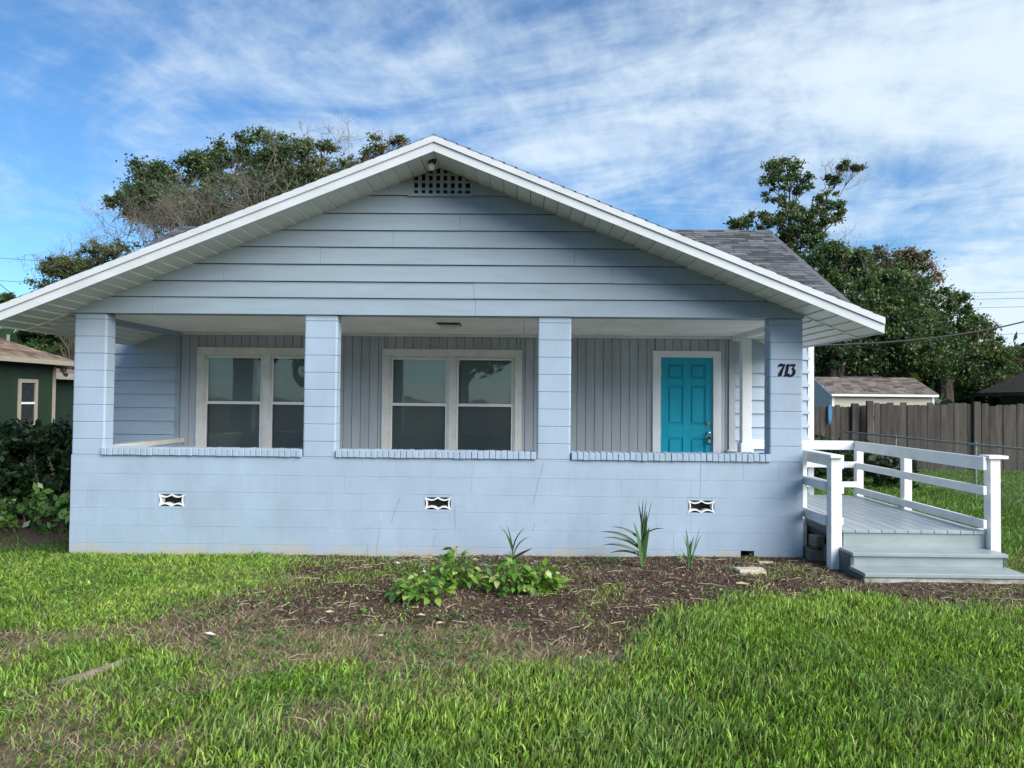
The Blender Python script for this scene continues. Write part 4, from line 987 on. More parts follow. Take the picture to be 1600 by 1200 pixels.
def limb_path(a, b, rng, n=5, bend=0.12):
    a, b = np.array(a, float), np.array(b, float); l = np.linalg.norm(b-a); P = [a]
    for i in range(1, n): t = i/n; P.append(a+(b-a)*t+rng.normal(size=3)*l*bend*0.5*math.sin(t*math.pi)+np.array([0, 0, l*0.10*math.sin(t*math.pi)]))
    P.append(b); return P
def twigs(mb, p, d, l, r, depth, rng, spread=0.7, kids=3, sides=3):
    d = d/np.linalg.norm(d); q1 = p+d*l*.5+rng.normal(size=3)*l*.07; q2 = q1+(d+rng.normal(size=3)*.22)*l*.5
    mb.tube([p, q1, q2], [r, r*.75, r*.5], sides, cap=False)
    if depth > 0:
        for k in range(kids):
            nd = d+rng.normal(size=3)*spread; nd[2] += .08
            s = [q1, q2, q2][k % 3]
            twigs(mb, s, nd, l*rng.uniform(.55, .85), r*.55, depth-1, rng, spread, kids, sides)
OAK = [(0.030, 0.060, 0.018), (0.042, 0.078, 0.022), (0.024, 0.048, 0.017), (0.055, 0.085, 0.028)]
OLIVE = [(0.070, 0.085, 0.035), (0.052, 0.075, 0.026), (0.040, 0.062, 0.022), (0.10, 0.085, 0.048)]
BROWNY = [(0.085, 0.075, 0.045), (0.060, 0.070, 0.032), (0.12, 0.085, 0.055), (0.042, 0.062, 0.022)]
def tree(name, label, base, fork_z, pxblobs, y, seed, greens=OAK, per=60, size=0.17, dens=6.0, tr=0.3, bare=(), cat='tree', group=None, crad=(0.35, 0.7), shell=0.35, flat=.65, moss=0, thick=1.0, droop=0.0):
    """pxblobs: (px, py, rx_px, rz_px[, dy]) at depth y"""
    rng = np.random.default_rng(seed)
    t = thing(name, label, cat, (base[0], base[1], float(gz(base[0], base[1]))), group)
    o0 = np.array([base[0], base[1], float(gz(base[0], base[1]))])
    mpp = (y-CAMP[1])/FPX
    blobs = []
    for b in pxblobs:
        dy = b[4] if len(b) > 4 else rng.uniform(-1, 1)*b[2]*mpp*0.35
        c = at(b[0], b[1], 1, y+dy); rx = b[2]*mpp; rzz = b[3]*mpp
        blobs.append((c-o0, (rx, max(rx, rzz)*0.9*thick, rzz)))
    C, R_, K = blob_clumps(blobs, rng, dens, shell, (crad[0]*1.25, crad[1]*1.3), greens)
    co, q, cl_ = leaf_cloud(C, R_*1.08, K*np.array([1.9, 1.75, 1.9]), int(per*2.1), size*0.52, rng, flat, droop=droop)
    crown = fast_mesh('crown', co, None, 'tree_leaf', cl_, quads=q); add('crown', crown, t)
    mb = MB(); fork = np.array([rng.normal()*.1, rng.normal()*.1, fork_z])
    mb.tube([(0, 0, -0.2), (0.02, 0, fork_z*.25), tuple(fork*.65), tuple(fork)], [tr*1.35, tr*1.05, tr*.95, tr*.9], 9)
    for (c, r) in blobs:
        P = limb_path(fork+rng.normal(size=3)*tr*.2-np.array([0, 0, rng.uniform(0, .5)]), c, rng); n = len(P)
        r0 = tr*rng.uniform(.35, .6)*min(1, (np.mean(r)/1.5)**.5); mb.tube(P, [r0*(1-.8*i/(n-1)) for i in range(n)], 6)
        for k in range(5):
            d = rng.normal(size=3); d /= np.linalg.norm(d); e = np.array(c)+d*np.array(r)*.85
            mb.tube(limb_path(P[-2], e, rng, 3), [r0*.35, r0*.28, r0*.2, r0*.1], 4)
    part('trunk', mb, 'bark', t)
    for (px, py, lpx, n, dirx, dirz) in bare:
        mb = MB(); c = at(px, py, 1, y)-o0
        for k in range(n):
            d = np.array([dirx, 0, dirz])+rng.normal(size=3)*.55
            twigs(mb, c+rng.normal(size=3)*lpx*mpp*.3, d, lpx*mpp*.40, 0.017, 4, rng)
        part('bare_branches', mb, 'dead_bark', t)['kind'] = 'stuff'
    if moss:
        mb = MB()
        for k in range(moss):
            c, r = blobs[rng.integers(len(blobs))]; d = rng.normal(size=3); d /= np.linalg.norm(d); p = np.array(c)+d*np.array(r)*.85; l = rng.uniform(.5, 1.6)
            for j in range(5):
                a = p+rng.normal(size=3)*.10; mb.tube([a, a+(rng.normal()*.05, 0, -l*.5), a+(rng.normal()*.08, 0, -l*rng.uniform(.7, 1))], [.018, .024, .005], 3, cap=False)
        part('hanging_moss', mb, 'moss_grey', t)['kind'] = 'stuff'
    return t
# behind the house, over the porch roof
tree('oak_tree', 'dense dark green oak rising behind the porch roof', (at(330, 600, 1, 24)[0], 24), 5.0,
     [(250, 278, 46, 32), (195, 318, 32, 28), (225, 300, 40, 30), (260, 320, 50, 34), (330, 262, 38, 42), (405, 235, 42, 36), (350, 320, 60, 40), (290, 330, 50, 40), (455, 250, 42, 40), (420, 290, 60, 36), (240, 320, 45, 30), (300, 250, 14, 16)], 24, 21, OAK, per=80, size=0.15, dens=11, tr=0.35)
tree('oak_tree', 'olive green oak with bare grey twigs along its top beside the porch ridge', (at(520, 600, 1, 26)[0], 26), 5.0,
     [(490, 240, 36, 30), (530, 265, 40, 30), (470, 290, 60, 40), (590, 235, 28, 22), (620, 222, 14, 9), (560, 250, 22, 20)], 26, 22, OLIVE, per=60, size=0.14, dens=8, tr=0.3,
     bare=((535, 235, 60, 7, .2, 1), (500, 230, 40, 4, -.1, 1), (430, 270, 60, 5, .1, .8), (590, 230, 30, 4, 0, 1)))
tree('bare_tree', 'tangle of bare grey branches in front of the dark oak', (at(300, 600, 1, 20)[0], 20), 4.0,
     [(330, 360, 50, 20), (260, 380, 40, 22), (190, 385, 35, 18)], 20, 23, OLIVE[:3], per=26, size=0.11, dens=4, tr=0.2,
     bare=((225, 378, 70, 26, 0, 1), (280, 368, 75, 26, .1, 1), (330, 352, 75, 26, .2, 1), (385, 328, 75, 22, .3, .9), (190, 384, 55, 18, -.3, 1), (430, 290, 80, 6, .4, .9), (360, 300, 60, 5, 0, 1)))
tree('small_tree', 'low olive tree with thin bare tips beside the porch eave', (at(110, 600, 1, 22)[0], 22), 3.0,
     [(105, 418, 38, 22), (75, 440, 25, 15), (140, 402, 28, 22), (165, 390, 25, 22), (120, 430, 40, 20), (90, 425, 30, 20), (180, 400, 30, 20)], 22, 24, OLIVE[:3], per=60, size=0.11, dens=14, tr=0.15, bare=((60, 432, 50, 5, -.4, 1), (110, 410, 50, 5, 0, 1)))
tree('oak_tree', 'dark oak standing behind the green bungalow roof', (at(70, 600, 1, 34)[0], 34), 3.0,
     [(60, 540, 60, 40), (110, 520, 50, 40), (10, 470, 12, 8), (150, 545, 60, 40)], 34, 25, OAK, per=70, size=0.26, dens=8, tr=0.4)
# right of the house
tree('tall_oak_tree', 'tall open-crowned oak with a bare-tipped upper limb above the grey roof', (at(1232, 600, 1, 30)[0], 30), 6.5,
     [(1226, 268, 36, 26), (1215, 298, 26, 24), (1250, 290, 20, 22), (1290, 318, 28, 20), (1180, 345, 34, 16), (1150, 347, 20, 13), (1232, 345, 36, 28), (1275, 345, 34, 24), (1300, 280, 13, 11), (1250, 375, 40, 22), (1215, 375, 26, 20), (1310, 330, 12, 16), (1340, 262, 10, 4), (1322, 258, 10, 6)],
     30, 31, OAK+OLIVE[:1], per=62, size=0.16, dens=9, tr=0.28, crad=(.3, .55), bare=((1318, 275, 42, 6, .8, .55), (1300, 275, 22, 4, .1, 1)))
tree('oak_tree', 'broad mossy oak spreading over the shed and wooden fence', (at(1303, 640, 1, 21)[0], 21), 2.6,
     [(1325, 465, 48, 36), (1300, 520, 50, 60), (1390, 505, 60, 42), (1345, 425, 14, 16), (1350, 545, 70, 40), (1430, 540, 60, 45), (1280, 420, 40, 40), (1320, 410, 40, 36), (1400, 450, 45, 34), (1280, 560, 40, 40)],
     21, 32, OAK, per=95, size=0.15, dens=12, tr=0.42, moss=26, bare=((1330, 420, 60, 5, .1, 1), (1365, 440, 50, 4, .1, 1)))
tree('oak_tree', 'oak with reddish dying top behind the mossy oak', (at(1420, 640, 1, 27)[0], 27), 3.5,
     [(1390, 405, 40, 20), (1425, 410, 30, 22), (1360, 410, 26, 16), (1430, 440, 40, 30), (1385, 440, 50, 30)], 27, 33, BROWNY, per=60, size=0.14, dens=11, tr=0.35, bare=((1385, 405, 30, 4, 0, 1),))
tree('oak_tree', 'rounded oak with loose grey-green crown beside the utility wires', (at(1480, 640, 1, 24)[0], 24), 3.0,
     [(1465, 468, 30, 20), (1498, 505, 34, 28), (1445, 505, 40, 30), (1500, 462, 13, 9), (1438, 455, 18, 12), (1540, 512, 15, 12), (1530, 540, 34, 34), (1480, 550, 60, 46), (1555, 560, 26, 22), (1420, 560, 60, 40), (1530, 590, 50, 30)], 24, 34, OAK+OLIVE[:2], per=80, size=0.14, dens=12, tr=0.35)
tree('small_tree', 'pale leafy sapling at the edge of the green cottage', (at(1590, 640, 1, 26)[0], 26), 2.0,
     [(1590, 555, 26, 18), (1620, 570, 40, 30), (1570, 590, 30, 20)], 26, 35, OLIVE, per=50, size=0.12, dens=8, tr=0.12)
# dark undergrowth between the trunks, far wood line
def thicket(name, label, boxes, seed, greens, size, per, dens, kind=None, cat='shrub', group=None, mname='tree_leaf', base=None, stems=0):
    rng = np.random.default_rng(seed); C, R_, K = [], [], []
    for (x0, x1, y0, y1, z0, z1) in boxes:
        n = max(8, int((x1-x0)*(y1-y0)*(z1-z0)*dens))
        p = rng.uniform((x0, y0, z0), (x1, y1, z1), (n, 3)); C.append(p); R_.append(rng.uniform(.6, 1.2, n)*size*3); K.append(np.array(greens)[rng.integers(0, len(greens), n)]*rng.uniform(.75, 1.25, (n, 1)))
    C = np.concatenate(C); R_ = np.concatenate(R_); K = np.concatenate(K)
    b0 = np.array(base if base is not None else (0, 0, 0), float)
    co, q, cl_ = leaf_cloud(C-b0, R_, K, per, size, rng, .9)
    if kind == 'stuff':
        o = add(name, fast_mesh(name, co, None, mname, cl_, quads=q)); o['kind'] = 'stuff'; o['label'] = label; o['category'] = cat; return o
    t = thing(name, label, cat, tuple(b0), group); add('foliage', fast_mesh('foliage', co, None, mname, cl_, quads=q), t)
    if stems:
        mb = MB()
        for k in range(stems):
            c = C[rng.integers(len(C))]-b0; g = np.array([c[0]*rng.uniform(.5, 1), c[1]*rng.uniform(.5, 1), 0]); mb.tube(limb_path(g, c, rng, 3), [.02, .016, .012, .005], 5)
        part('stem', mb, 'bark', t)
    return t
thicket('undergrowth', 'dark tangled undergrowth beneath the oaks behind the fence', [(5, 30, 28, 33, 0, 4.5), (5, 10.2, 20, 22, 0, 2.6), (14.5, 17.5, 20, 23, 0, 2.5), (24, 34, 22, 30, 0, 5)], 41, OAK, 0.30, 40, 0.8, 'stuff')
thicket('treeline', 'far wooded line closing the view behind the lots', [(-70, 80, 60, 66, 0, 6), (-60, -20, 30, 36, 0, 4.5)], 42, OAK, 0.75, 30, 0.28, 'stuff')
# hedges and shrubs
HED = [(0.016, 0.040, 0.014), (0.024, 0.052, 0.017), (0.012, 0.030, 0.012)]
thicket('hedge', 'dark dense hedge beside the porch in front of the green bungalow', [(-9.6, -6.0, 2.2, 3.6, 0.12, 1.22), (-9.4, -6.2, 2.3, 3.4, 1.1, 1.40)], 44, HED, 0.055, 80, 75, base=(-7.8, 2.9, 0), cat='hedge', stems=40)
thicket('bush', 'light green leafy bush at the foot of the dark hedge', [(-7.6, -5.9, 1.3, 1.9, 0.05, 0.30), (-7.3, -6.1, 1.35, 1.85, 0.25, 0.46)], 45, [(0.12, 0.23, 0.05), (0.17, 0.29, 0.08), (0.07, 0.15, 0.04)], 0.065, 34, 70, base=(-6.7, 1.6, 0), cat='bush', mname='plant_leaf', stems=20)
thicket('hedge', 'low clipped hedge along the foot of the dark picket fence', [(5.6, 8.5, 8.6, 9.6, 0.05, 0.98)], 46, [(0.030, 0.070, 0.020), (0.022, 0.050, 0.016)], 0.07, 40, 60, base=(7, 9.1, 0), cat='hedge')
thicket('bush', 'dark low shrub growing along the chain-link fence', [(6.9, 8.4, 6.6, 7.6, 0.05, 0.65)], 47, HED, 0.06, 40, 60, base=(7.6, 7, 0), cat='bush')
# trees across the street, seen in the window panes
for i, (x, y, h) in enumerate(((-13, -30, 5), (-4, -33, 6), (6, -31, 5.5), (15, -29, 5))):
    rng = np.random.default_rng(60+i); t = thing('oak_tree', ('oak across the street with a low round crown', 'tall oak across the street facing the porch windows', 'oak across the street facing the teal door', 'oak across the street facing the deck steps')[i], 'tree', (x, y, 0))
    bl = [(np.array([rng.normal()*2.4, rng.normal()*1.5, h+rng.normal()*1.2]), (2.2, 2.0, 1.6)) for _ in range(7)]
    C, R_, K = blob_clumps(bl, rng, 4, .3, (.5, .9), OAK); co, q_, cc = leaf_cloud(C, R_, K, 40, .3, rng)
    add('crown', fast_mesh('crown', co, None, 'tree_leaf', cc, quads=q_), t)
    mb = MB(); mb.tube([(0, 0, -.2), (0, 0, h*.4), (.2, 0, h*.7)], [.4, .33, .2], 8)
    for c, r in bl: mb.tube(limb_path((0, 0, h*.45), c, rng), [.16, .13, .1, .08, .06, .03], 5)
    part('trunk', mb, 'bark', t)

# ------------------------------------------------------------------ lawn
def blades(x, y, h, wd, lean, curl, cols, name, z0=None, flat=False):
    n = len(x); th = RNG.uniform(0, 2*math.pi, n); az = RNG.normal(size=n)*1.5 - 0.7 + 2.5*(fbm(x-30, y+14, .9)-.5)
    z = gz(x, y) if z0 is None else z0
    b = np.stack([x, y, z], 1); side = np.stack([np.cos(th), np.sin(th), np.zeros(n)], 1)*(wd/2)[:, None]
    ld = np.stack([np.cos(az), np.sin(az), np.zeros(n)], 1)
    m = b+ld*(lean*h*.40)[:, None]; m[:, 2] += h*.58*np.sqrt(np.clip(1-lean**2*.5, .1, 1))
    t = b+ld*((lean+curl)*h*.95)[:, None]; t[:, 2] += h*np.sqrt(np.clip(1-(lean+curl)**2*.7, .02, 1))
    co = np.stack([b-side, b+side, m+side*.85, m-side*.85, t], 1).reshape(-1, 3)
    k = np.arange(n)*5
    tris = np.concatenate([np.stack([k, k+1, k+2], 1), np.stack([k, k+2, k+3], 1), np.stack([k+3, k+2, k+4], 1)])
    return fast_mesh(name, co, tris, 'grass_blade', np.repeat(cols, 5, 0))
def frustum(n, x0, x1, y0, y1):
    """random ground points inside what the view could take in (a step to each side included)"""
    x = RNG.uniform(x0, x1, n); y = RNG.uniform(y0, y1, n)
    d = y-CAMP[1]; keep = np.abs(x) < d*0.78+2.4; return x[keep], y[keep]
def lawn():
    x, y = frustum(1410000, -9.2, 9.2, -6.2, 0.0)
    d, k, mu, th = masks(x+RNG.normal(size=len(x))*.09, y+RNG.normal(size=len(x))*.09)
    notin = ~((x > 3.30) & (x < 5.2) & (y > -1.22)) & ~((y > -0.02) & (x > XL) & (x < XR))
    cl = fbm(x+3, y-9, 3.0)
    u = RNG.random(len(x)); keepA = (k < .5) & (u < d*0.37*(0.25+1.5*cl)) & notin; keepB = (k > .5) & (u < d*0.56*(0.3+1.4*cl)) & notin
    # upright lawn
    xa, ya = x[keepA], y[keepA]; n = len(xa); pn = fbm(xa+2, ya, .8); p2 = fbm(xa+50, ya-20, 3.)
    h = RNG.uniform(.032, .095, n)*(0.30+1.25*p2); wd = RNG.uniform(.0055, .0120, n)
    base = np.array([0.190, 0.335, 0.042]); alt = np.array([0.295, 0.440, 0.078]); cool = np.array([0.190, 0.310, 0.085]); dry = np.array([0.46, 0.40, 0.20])
    f = np.clip((pn-.35)*2.5, 0, 1)[:, None]; c = base*(1-f)+alt*f; g = np.clip((p2-.45)*3, 0, .7)[:, None]; c = c*(1-g)+cool*g
    c = c*(.32+1.5*RNG.random((n, 1))**1.3); dm = RNG.random(n) < .045; c[dm] = dry*RNG.uniform(.6, 1.1, (dm.sum(), 1))
    add('grass', blades(xa, ya, h, wd, RNG.uniform(.05, .75, n), RNG.uniform(0, .22, n), c, 'lawn_grass'), kind='stuff', label='thick upright lawn grass in front of the steps', category='grass')
    # low broad-bladed turf
    xb, yb = x[keepB], y[keepB]; n = len(xb); pn = fbm(xb-12, yb+3, 1.1); p2 = fbm(xb, yb-20, 4.)
    h = RNG.uniform(.03, .080, n)*(0.5+.9*p2)*(.45+.6*d[keepB]); wd = RNG.uniform(.006, .013, n)*(.6+.4*d[keepB])
    base = np.array([0.180, 0.330, 0.040]); alt = np.array([0.310, 0.450, 0.080]); dark = np.array([0.105, 0.205, 0.042])
    f = np.clip((pn-.35)*2.5, 0, 1)[:, None]; c = base*(1-f)+alt*f; g = np.clip((p2-.55)*3, 0, .8)[:, None]; c = c*(1-g)+dark*g
    c = c*(.32+1.5*RNG.random((n, 1))**1.3); dm = RNG.random(n) < .05; c[dm] = dry*RNG.uniform(.6, 1.1, (dm.sum(), 1))
    add('grass', blades(xb, yb, h, wd, RNG.uniform(.2, .85, n), RNG.uniform(0, .3, n), c, 'turf_grass'), kind='stuff', label='low broad-bladed turf and weeds in front of the porch wall', category='grass')
    # dry thatch lying flat
    keepT = (RNG.random(len(x)) < th*0.22) & notin; xt, yt = x[keepT], y[keepT]; n = len(xt)
    c = np.array([0.50, 0.41, 0.26])*RNG.uniform(.4, 1.2, (n, 1))
    add('dry_thatch', blades(xt, yt, RNG.uniform(.03, .10, n), RNG.uniform(.0025, .005, n), RNG.uniform(.94, 1.05, n), RNG.uniform(0, .1, n), c, 'dry_thatch', gz(xt, yt)+RNG.uniform(0, .012, n)), kind='stuff', label='flattened dry straw between the turf patches', category='straw')
    # bark mulch chips
    keepM = (RNG.random(len(x)) < mu*0.16) & notin; xm, ym_ = x[keepM], y[keepM]; n = len(xm)
    L_ = RNG.uniform(.008, .035, n); W_ = RNG.uniform(.004, .012, n); th_ = RNG.uniform(0, 6.28, n); ti = RNG.normal(size=n)*.45
    a = np.stack([np.cos(th_)*np.cos(ti), np.sin(th_)*np.cos(ti), np.sin(ti)], 1)*(L_/2)[:, None]; b = np.stack([-np.sin(th_), np.cos(th_), RNG.normal(size=n)*.5], 1)*(W_/2)[:, None]
    p = np.stack([xm, ym_, gz(xm, ym_)+RNG.uniform(.002, .012, n)], 1)
    co = np.stack([p-a-b, p+a-b, p+a+b, p-a+b], 1).reshape(-1, 3)
    pal = np.array([(0.080, 0.052, 0.040), (0.125, 0.082, 0.062), (0.050, 0.033, 0.026), (0.21, 0.155, 0.12), (0.40, 0.33, 0.26)]); w_ = RNG.choice(5, n, p=[.32, .27, .16, .18, .07])
    c = pal[w_]*RNG.uniform(.7, 1.3, (n, 1))
    add('bark_mulch', fast_mesh('bark_mulch', co, None, 'chip', np.repeat(c, 4, 0), quads=np.arange(n*4).reshape(-1, 4)), kind='stuff', label='brown bark mulch along the foot of the porch wall', category='mulch')
    # side and back yard
    x = RNG.uniform(3.4, 17, 110000); y = RNG.uniform(-1.2, 12, 110000); ok = (x > 5.1) & (x < (y-CAMP[1])*.85+1) & ~((x < 4.4) & (y > 2.4)) ; x, y = x[ok], y[ok]; n = len(x)
    c = np.array([0.13, 0.25, 0.042])*RNG.uniform(.6, 1.4, (n, 1))*(0.7+.6*fbm(x, y, 1.0))[:, None]
    add('grass', blades(x, y, RNG.uniform(.04, .10, n), RNG.uniform(.010, .020, n), RNG.uniform(.1, .7, n), RNG.uniform(0, .3, n), c, 'yard_grass'), kind='stuff', label='side yard lawn beyond the deck railing', category='grass')
    x = RNG.uniform(-11, -5.4, 60000); y = RNG.uniform(-1.5, 2.2, 60000); ok = (x > -(y-CAMP[1])*.85-1); x, y = x[ok], y[ok]; d, k, mu, th = masks(x, y)
    ok = (RNG.random(len(x)) < np.where(mu > .5, d, .25)); x, y = x[ok], y[ok]; n = len(x); c = np.array([0.07, 0.14, 0.03])*RNG.uniform(.6, 1.4, (n, 1))
    add('grass', blades(x, y, RNG.uniform(.03, .08, n), RNG.uniform(.006, .012, n), RNG.uniform(.2, .8, n), RNG.uniform(0, .3, n), c, 'corner_grass'), kind='stuff', label='thin grass beside the porch corner', category='grass')
lawn()

# ------------------------------------------------------------------ plants and small things in the bed
def heart_leaf(l, wd):
    P = [(0, 0), (.22, .42), (.45, .5), (.7, .34), (1, 0), (.7, -.34), (.45, -.5), (.22, -.42)]
    v = [(0, 0, 0)]; mb = MB()
    mid = [(0, 0, 0), (.25*l, 0, .02*l), (.55*l, 0, .0), (l, 0, -.18*l)]
    up = [(.22*l, .42*wd, .07*l), (.5*l, .48*wd, .06*l), (.75*l, .28*wd, -.04*l)]
    mb.v = mid+up+[(a, -b, c) for a, b, c in up]
    mb.f = [(0, 1, 4), (1, 2, 5, 4), (2, 3, 6, 5), (0, 7, 1), (1, 7, 8, 2), (2, 8, 9, 3)]
    return mb
def colmesh(mb, name, col, m='plant_leaf'):
    me = mb.mesh(name, m, fix=False); a = me.attributes.new('col', 'FLOAT_COLOR', 'POINT'); c = np.ones((len(me.vertices), 4), np.float32); c[:, :3] = col; a.data.foreach_set('color', c.ravel())
    for p in me.polygons: p.use_smooth = True
    return me
POTH = [colmesh(heart_leaf(.088, .058), 'leaf', c) for c in ((0.12, 0.27, 0.035), (0.20, 0.36, 0.050), (0.38, 0.46, 0.14), (0.070, 0.18, 0.030), (0.15, 0.30, 0.040))]
def pothos(label, px, py, rad, hgt, n, seed, pale=0.2):
    rng = random.Random(seed); p = gpt(px, py); t = thing('vine_plant', label, 'plant', tuple(p), group='leafy vine clumps in the mulch bed'); st = MB()
    for k in range(n):
        r = rad*rng.random()**.6; a = rng.uniform(0, 6.283); z = hgt*(1-.65*(r/rad)**2)*rng.uniform(.12, 1.0)**.8+.01
        x, y = r*math.cos(a)*1.25, r*math.sin(a)*.8; out = a+rng.uniform(-.8, .8)
        add('leaf', POTH[rng.choice([0, 1, 1, 2, 3, 4])], t, (x, y, z), (rng.uniform(-.7, .7), rng.uniform(-.9, .8), out), (rng.uniform(.6, 1.2),)*3)
        st.tube([(x*.3, y*.3, -.01), (x*.6, y*.6, z*.6), (x, y, z)], [.003, .0025, .002], 4, cap=False)
    part('stem', st, 'green_stem', t); return t
mat('green_stem', (0.14, 0.20, 0.06), 0.6, var=.2, bump=0)
pothos('wide yellow-green vine clump with pale leaves at the edge of the bed', 658, 938, .23, .24, 175, 1)
pothos('tallest bright green vine clump of heart-shaped leaves in the mulch bed', 712, 918, .19, .38, 185, 2)
pothos('bright vine clump growing in front of the withered palm seedling', 802, 926, .21, .31, 175, 3)
pothos('small leafy vine clump next to a white paper scrap', 846, 924, .16, .27, 115, 4)
def strap(l, wd, bend, col, fold=.25, n=7, roll=1.0):
    """long palm leaflet growing up +z and bending towards +x"""
    mb = MB(); ang = 0; p = np.array([0., 0., 0.]); rows = []
    for i in range(n+1):
        t = i/n; w_ = wd*(min(1, .35+t*2.2))*(1-t**3*.97); d = np.array([math.sin(ang), 0, math.cos(ang)]); nn = np.array([math.cos(ang), 0, -math.sin(ang)])
        wv = (np.array([0, 1, 0])*math.cos(roll)+nn*math.sin(roll))*w_/2; nv = nn*math.cos(roll)-np.array([0, 1, 0])*math.sin(roll); rows.append([p+wv-nv*fold*w_*.5, p.copy(), p-wv-nv*fold*w_*.5]); p = p+d*l/n; ang += bend/n
    for r in rows: mb.v += [tuple(q) for q in r]
    for i in range(n): a = i*3; mb.f += [(a, a+1, a+4, a+3), (a+1, a+2, a+5, a+4)]
    return colmesh(mb, 'leaf', col)
def seedling(label, px, py, leaves, name='palm_seedling', dry=0):
    p = gpt(px, py); t = thing(name, label, 'plant', tuple(p), group='palm seedlings along the porch wall')
    for (z, az, tilt, l, wd, bend, col) in leaves:
        # az 0 bends to +x, pi to -x
        add('leaf', strap(l, wd, bend, col, roll=random.uniform(.7, 1.35)), t, (random.uniform(-.02, .02), random.uniform(-.02, .02), z), Matrix.Rotation(az, 4, 'Z').to_euler() if tilt == 0 else (Matrix.Rotation(az, 4, 'Z') @ Matrix.Rotation(tilt, 4, 'Y')).to_euler())
    return t
G1c, G2c, G3c, G4c = (0.028, 0.060, 0.030), (0.055, 0.115, 0.040), (0.10, 0.19, 0.075), (0.16, 0.24, 0.10)
PI = math.pi
seedling('largest dark green palm seedling with arching leaves against the porch wall', 1003, 887,
         [(0.30, PI, .12, .42, .026, .05, G1c), (0.32, 0, .02, .44, .026, .05, G1c), (0.32, 0, .10, .44, .026, .05, G1c), (0.30, 0, .20, .46, .02, .05, G1c), (0.25, PI, .6, .42, .03, 1.1, G1c), (0.20, PI, .75, .50, .034, 1.0, G1c), (0.17, PI, .85, .48, .034, .9, G2c), (0.15, PI, 1.0, .44, .034, .8, G1c), (0.12, PI, 1.1, .36, .034, .9, G2c), (0.22, PI, 1.05, .25, .02, .1, G1c),
          (0.0, 0, .02, .62, .085, .06, G2c), (0.0, .6, .08, .54, .075, .15, G3c), (0.02, PI, .06, .50, .06, .3, G3c), (0.0, -.5, .10, .46, .07, .2, G2c), (0.30, 0, .5, .30, .03, 1.4, G1c), (0.0, PI, .25, .22, .02, .5, G4c), (0.0, 0, .25, .20, .02, .6, G4c), (0.02, 1.2, .2, .35, .04, .5, G3c)])
seedling('slender pale green palm seedling beside the foundation opening', 1078, 887,
         [(0.0, 0, .12, .46, .032, .2, G3c), (0.0, 0, .25, .40, .026, .25, G3c), (0.0, PI, .04, .44, .034, .1, G3c), (0.0, PI, .22, .38, .022, .05, G2c), (0.0, .4, .18, .34, .03, .2, G4c), (0.0, 0, .05, .30, .04, .1, G2c), (0, PI, .5, .30, .012, .8, G3c), (0, PI, .35, .26, .014, .4, G4c), (0, -.6, .1, .36, .028, .2, G2c), (0, PI, .85, .28, .006, .2, G4c)])
seedling('withered palm seedling with drooping tips behind the vine clumps', 800, 884,
         [(0.12, PI, .15, .34, .022, .15, G1c), (0.12, PI, .05, .36, .024, .9, G2c), (0.12, 0, .04, .34, .024, .9, G1c), (0.10, 0, .16, .30, .02, 1.2, G2c), (0.06, 0, 1.0, .28, .035, .15, G1c), (0.05, PI, .9, .12, .04, .4, G1c), (0.10, PI, .30, .30, .012, .1, G3c), (0, PI, .1, .18, .028, .3, G2c), (0.0, 0, .12, .22, .03, -.1, (0.30, .24, .15)), (0.0, 0, .5, .30, .004, 1.8, (0.3, .26, .18))])
seedling('small frayed fern-like seedling next to the withered palm', 770, 888,
         [(0.0, PI+.4*(k-3), .5+.1*k, .16, .014, 1.0, G2c) for k in range(7)])
# fallen dry stalks by the wall
ds = thing('dry_stalk', 'tangle of curled dry pale stalks at the foot of the wall', 'stalk', tuple(gpt(660, 872)))
for k in range(14):
    a = random.uniform(0, PI); l = random.uniform(.12, .30); mb = MB(); P = [np.array([random.uniform(-.1, .15), random.uniform(-.1, 0.02), 0.005])]
    d = np.array([math.cos(a)*.7, -.1, random.uniform(.0, .8)])
    for j in range(5): P.append(P[-1]+d*l/5); d = d+np.array([random.uniform(-.5, .5), 0, -.28])
    for q_ in P: q_[2] = max(q_[2], .004)
    mb.tube(P, [.005, .005, .004, .004, .003, .002], 4); part('stalk', mb, 'dry_stalk', ds)
# stone slab, root, litter
def lump(name, label, cat, px, py, sx, sy, sz, m, rot=0, seed=0, group=None, sub=2):
    p = gpt(px, py); rng = np.random.default_rng(seed); bm = bmesh.new(); bmesh.ops.create_cube(bm, size=1); bmesh.ops.subdivide_edges(bm, edges=bm.edges[:], cuts=sub, use_grid_fill=True)
    for v in bm.verts: v.co = Vector((v.co.x*sx*(1+rng.normal()*.05), v.co.y*sy*(1+rng.normal()*.08), v.co.z*sz*(1+rng.normal()*.10)))
    bmesh.ops.bevel(bm, geom=bm.edges[:], offset=min(sx, sy, sz)*.08, segments=1, affect='EDGES')
    me = bpy.data.meshes.new(name); bm.to_mesh(me); bm.free(); me.materials.append(MATS[m])
    o = add(name, me, None, (p[0], p[1], p[2]+sz*.35), (rng.normal()*.06, rng.normal()*.06, rot)); o['label'] = label; o['category'] = cat
    if group: o['group'] = group
    return o
lump('stone_slab', 'pale tan stone slab lying on the mulch by the foundation opening', 'stone', 1172, 895, .29, .16, .055, 'stone_pale', .1, 3)
lump('stone_chip', 'thin pale stone chip near the deck corner', 'stone', 1196, 880, .16, .05, .02, 'stone_pale', .2, 4)
